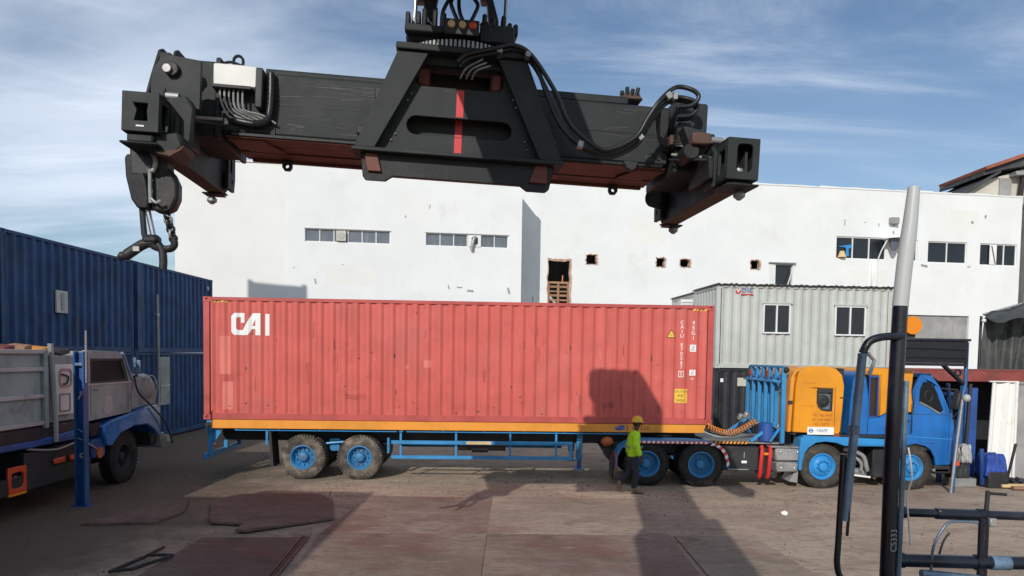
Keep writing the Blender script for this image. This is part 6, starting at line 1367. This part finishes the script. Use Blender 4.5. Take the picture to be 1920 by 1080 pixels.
# valve block with knobs on top of the beam
vb_ = S('valve_block', MB().plate([[(1.78, 1.102), (2.08, 1.102), (2.03, 1.15), (1.86, 1.16)]], 'y', -.34, -.10), M['rustmud'], .01)
kn = MB()
for k in range(12): kn.cyl((1.84 + .018 * k, -.32 + .07 * (k % 3), 1.14), (1.825 + .021 * k, -.34 + .07 * (k % 3), 1.20 + .035 * (k % 2) - .0012 * (k - 6) ** 2), .026, .022, 8)
S('valve_knob', kn, M['char2'], .003, vb_)
S('beam_bracket', bx(-2.36, -2.20, -.34, -.2, 1.002, 1.09), M['char2'], .02); S('pipe_union', MB().cyl((-2.55, -.30, 1.05), (-2.30, -.30, 1.05), .035, n=10), M['char2'], .004)

# ================================================================== HOOK BLOCK hanging from the spreader's left near corner
hk = thing('hook_block', 'black double lobed hook block with a hook, hanging at the left spreader end', 'hook block', (-3.50, 7.25, 4.60))
def shell(pts, y0, y1, off, name, tilt):
    m_ = MB().plate([pts], 'y', y0, y1); rot = Matrix.Rotation(tilt, 3, 'Z'); m_.v = [tuple(rot @ Vector(v) + Vector(off)) for v in m_.v]
    return m_.build(name, M['char2'], hk, bevel=.03, smooth=50, seg=3)
lob1 = [(-.265, .30), (-.24, .335), (-.20, .33), (-.12, .25), (-.05, .10), (-.02, -.10), (-.03, -.19), (-.14, -.185), (-.20, -.10), (-.255, .12)]
lob2 = [(.0, .30), (.06, .32), (.10, .25), (.18, .16), (.225, .06), (.222, -.08), (.18, -.18), (.08, -.225), (-.02, -.20), (-.02, .0)]
shell(lob1, -.09, .05, (0, 0, 0), 'cheek_plate', -.10); shell(lob2, -.06, .10, (0, 0, 0), 'cheek_plate', .12)
MB().box(-.22, .14, -.08, .12, .12, .46).build('top_bracket', M['black'], hk, bevel=.03); MB().plate([[(-.12, .46), (.16, .42), (.22, .30), (.02, .20), (-.20, .28)]], 'y', -.05, .12).build('hanger_plate', M['black'], hk, bevel=.02)
MB().tube(smooth_path([(.02, -.10, .33), (.06, -.12, .25), (.03, -.12, .16), (-.02, -.11, .20)], 4), .022, 8).build('shackle', M['zinc'], hk)
MB().tube([(-.005, -.10, .18), (.0, -.11, .0), (.0, -.10, -.14)], .018, 8).build('centre_rod', M['silver'], hk)
MB().tube(smooth_path([(.01, -.11, -.10), (.06, -.12, -.14), (.11, -.12, -.12)], 4), .014, 6).build('chain_link', M['zinc'], hk)
for x0, x1, r in ((-.135, -.105, .028), (-.085, -.02, .026)): MB().tube([(x0, 0, -.16), (x1 - .01, 0, -.42), (x1 + .01, 0, -.48)], r, 10).build('side_rod', M['black'] if x0 < -.1 else M['steel'], hk)
for k in range(6): 
    a = k % 2; m_ = MB().tube([(.10 + .012*k + .030*math.cos(t)*(1 if a else .35), .02 + .03*math.cos(t)*(.35 if a else 1), -.235 - .045*k + .036*math.sin(t)) for t in [2*PI*q/12 for q in range(13)]], .013, 6); m_.build('chain_link', M['zinc'] if k % 3 == 1 else M['char2'], hk, smooth=60)
MB().box(-.12, .04, -.06, .06, -.52, -.43).build('yoke', M['char2'], hk, bevel=.03); MB().tube(smooth_path([(.16, .02, -.46), (.17, .02, -.52), (.12, .02, -.56), (.0, .0, -.55), (-.06, 0, -.50)], 5), .035, 10).build('yoke_arm', M['char2'], hk)
MB().tube(smooth_path([(.0, 0, -.50), (-.12, 0, -.52), (-.22, 0, -.58), (-.30, -.02, -.64), (-.35, -.02, -.63)], 5), [.045]*5 + [.05]*5 + [.052]*5 + [.04]*5 + [.012], 10).build('hook', M['char2'], hk, smooth=60)
MB().tube(smooth_path([(.02, 0, -.52), (.06, 0, -.58), (.07, 0, -.68), (.065, 0, -.76)], 5), .038, 10).build('hook_tail', M['black'], hk, smooth=60)
MB().box(-.03, .0, -.03, .12, -.06, .0).build('pin', M['steel'], hk); MB().box(-.20, -.14, -.055, -.045, -.595, -.55).build('hook_plate', M['silverlt'], hk)

# ================================================================== BOOM AND MACHINE reaching back over the camera (mostly outside the frame)
bo_ = thing('reach_stacker', 'charcoal reach stacker boom above the spreader head at the top edge', 'reach stacker', (-1.25, -4.5, 0))
def K(name, mb, m, bevel=.03): return mb.build(name, m, bo_, bevel=bevel, world=True)
P0 = Vector((-1.05, -5.6, 4.75)); P1 = Vector((-.64, 7.05, 7.15)); dB = (P1 - P0).normalized()
K('boom', MB().beam(P0, P0 + dB * 7.6, 1.25, 1.05), M['char']); K('boom', MB().beam(P0 + dB * 6.6, P1, .95, .80), M['char2'])
K('boom_head', MB().box(-1.30, -.02, 6.9, 8.65, 7.08, 7.86), M['char2'], .12)
for x in (-1.06, -.36): K('head_cheek', MB().plate([[(7.0, 7.2), (8.0, 6.86), (8.35, 6.9), (8.6, 7.4), (8.2, 7.68), (7.0, 7.6)]], 'x', x - .05, x + .05), M['char2'], .01)
K('damper_mount', MB().box(-1.36, -.06, 7.75, 8.05, 7.05, 7.25), M['char2'], .02)
for x in (-2.1, -.5): K('lift_cylinder', MB().cyl((x, -1.2, 1.7), (x * .3 - .75, -2.4, 5.3), .16, n=16), M['char2'], 0)
K('chassis', MB().box(-2.7, .3, -6.5, 2.0, .75, 1.75), M['orange'], .1)
K('mast_pivot', MB().box(-1.95, -.65, -6.2, -5.0, 1.75, 5.2), M['orange'], .05)
K('counterweight', MB().box(-2.9, .5, -8.0, -6.5, .6, 2.2), M['orange'], .15)
K('cab_platform', MB().box(.32, 2.6, -1.2, 3.6, 1.60, 1.72), M['railblack'], .01)
for x in (-2.95, -2.2, -.2, .55):
    K('machine_tyre', MB().lathe([(.35, -.28), (.75, -.28), (.82, -.2), (.84, 0), (.82, .2), (.75, .28), (.35, .28)], (x, 1.2, .84), 'x', 28), M['tyreblack'], 0)
for x in (-2.4, .0): K('machine_tyre', MB().lathe([(.35, -.25), (.75, -.25), (.82, -.2), (.84, 0), (.82, .2), (.75, .25), (.35, .25)], (x, -5.6, .84), 'x', 28), M['tyreblack'], 0)

# ---- pole, guard rail and handle on the machine's platform in the right foreground
gl = thing('marker_pole', 'tall foreground pole, pale grey above and black below, with an amber disc', 'pole', (1.56, 3.0, 1.72))
MB().tube([(.0, 0, 0), (.0, 0, 1.0), (.01, 0, 1.55)], .030, 14).build('lower_pole', M['railblack'], gl, smooth=60)
MB().tube(smooth_path([(.01, 0, 1.552), (.021, 0, 1.72), (.036, 0, 1.88), (.046, 0, 2.03)], 5), [.031] * 8 + [.031 - .0012 * k for k in range(8)], 14).build('upper_pole', M['poleupper'], gl, smooth=60)
MB().tube([(.040, -.01, .1), (.042, -.01, 1.25)], .011, 8).build('side_conduit', M['scuffblue'], gl)
dsc = MB().lathe([(0, -.008), (.036, -.008), (.038, -.004), (.038, .006), (0, .006)], (.062, .0, 1.475), 'y', 24); dsc.v = [(x, y, z * 1 if True else z) for x, y, z in dsc.v]
dsc.build('amber_disc', M['amber'], gl, smooth=40); MB().box(.03, .08, .007, .02, 1.425, 1.44).build('disc_bracket', M['black'], gl)
MB().tube(smooth_path([(.05, -.03, .98), (.066, -.035, .86), (.05, -.035, .78), (.066, -.03, .66), (.075, -.03, .58)], 5), .0035, 6).build('wire', M['curtain'], gl)
mb = MB(); 
for k, ch in enumerate('DRAY'[::-1]): 
    v, f = TXT['YARD']; 
v, f = TXT['CS333']; mb.add([(.004 - p[1] * .036, -.0362, .60 + p[0] * .036) for p in v], f); mb.build('scratched_lettering', M['silverlt'], gl, smooth=0)
hd = thing('grab_handle', 'scuffed blue grey grab handle bent round into the foreground pole', 'grab handle', (1.40, 2.96, 1.72))
MB().tube(smooth_path([(.17, .02, 1.43), (.08, .0, 1.425), (.03, 0, 1.405), (.005, 0, 1.36)], 5), .016, 10).build('top_bend', M['railblack'], hd, smooth=60)
MB().tube(smooth_path([(.005, 0, 1.358), (-.012, 0, 1.10), (-.03, 0, .85), (-.04, 0, .68)], 5), .0175, 10).build('upper_tube', M['scuffblue'], hd, smooth=60)
MB().tube(smooth_path([(-.052, .01, .95), (-.06, .01, .60), (-.062, .01, .50), (-.045, .01, .445), (.0, .01, .435), (.15, .01, .43)], 6), .0125, 10).build('lower_tube', M['railblack'], hd, smooth=60)
MB().tube([(-.018, 0, 1.07), (-.016, 0, 1.035)], .022, 10).build('coupling', M['scuffblue'], hd); MB().tube([(-.036, -.01, .74), (-.032, -.012, .70), (-.036, -.012, .62)], .006, 6).build('wire', M['black'], hd)
MB().tube([(.02, -.01, 1.36), (.05, -.01, 1.33), (.03, -.01, 1.27)], .008, 6).build('cable_tie', M['silverlt'], hd)
grl = thing('guard_rail', 'black tubular guard rail with two bars at the lower right corner', 'guard rail', (1.60, 3.02, 1.72))
MB().tube([(.0, 0, .705), (.36, 0, .70)], .0185, 10).build('rail_bar', M['railblack'], grl, smooth=60); MB().tube([(.16, -.002, .702), (.34, -.002, .698)], .0235, 10).build('rail_sleeve', M['railblack'], grl, smooth=60)
MB().tube([(.37, 0, .70), (.80, 0, .69)], .0185, 10).build('rail_bar', M['railblack'], grl, smooth=60)
MB().tube([(.0, 0, .505), (.36, 0, .50)], .0275, 10).build('rail_bar', M['railblack'], grl, smooth=60); MB().tube([(.36, 0, .50), (.80, 0, .50)], .0275, 10).build('rail_bar', M['railblack'], grl, smooth=60)
MB().tube([(.10, -.02, .455), (.34, -.02, .435)], .018, 8).build('lower_bar', M['scuffblue'], grl, smooth=60)
MB().tube([(.365, 0, 0), (.365, 0, .72)], .018, 10).build('upright', M['railblack'], grl, smooth=60); MB().tube([(.345, -.015, .40), (.343, -.015, .69)], .0125, 8).build('upright', M['railblack'], grl, smooth=60)
MB().tube([(.37, 0, .72), (.373, 0, .80)], .009, 8).build('antenna_rod', M['black'], grl); MB().tube([(.373, 0, .79), (.45, 0, .785)], .006, 8).build('antenna_rod', M['black'], grl)
MB().tube(smooth_path([(.34, -.01, .668), (.22, -.015, .672), (.18, -.02, .64), (.145, -.02, .56), (.14, -.02, .42), (.14, -.02, .2)], 6), .0055, 8).build('hose', M['scuffblue'], grl, smooth=60)
MB().cbox((.175, -.018, .705), (.025, .006, .02), (0, .3, 0)).build('yellow_tag', M['plank'], grl)
MB().tube([(.0, 0, 0), (.0, 0, .71)], .0125, 10).build('upright', M['railblack'], grl, smooth=60); MB().tube([(.80, 0, 0), (.80, 0, .70)], .0135, 10).build('upright', M['railblack'], grl, smooth=60)
for x, z in ((.02, .705), (.345, .70), (.02, .505), (.345, .50)): MB().tube([(x - .012, 0, z), (x + .014, 0, z)], .033 if z < .6 else .025, 12).build('weld_collar', M['railblack'], grl, smooth=60)
MB().tube([(.395, -.004, .50), (.47, -.004, .50)], .030, 12).build('rail_sleeve', M['scuffblue'], grl, smooth=60)
MB().box(.37, .40, -.03, .03, .655, .69).build('clamp', M['zinc'], grl, bevel=.004); MB().tube(smooth_path([(.215, -.012, .625), (.19, -.014, .59), (.175, -.014, .535)], 4), .0045, 6).build('hose', M['black'], grl, smooth=60)
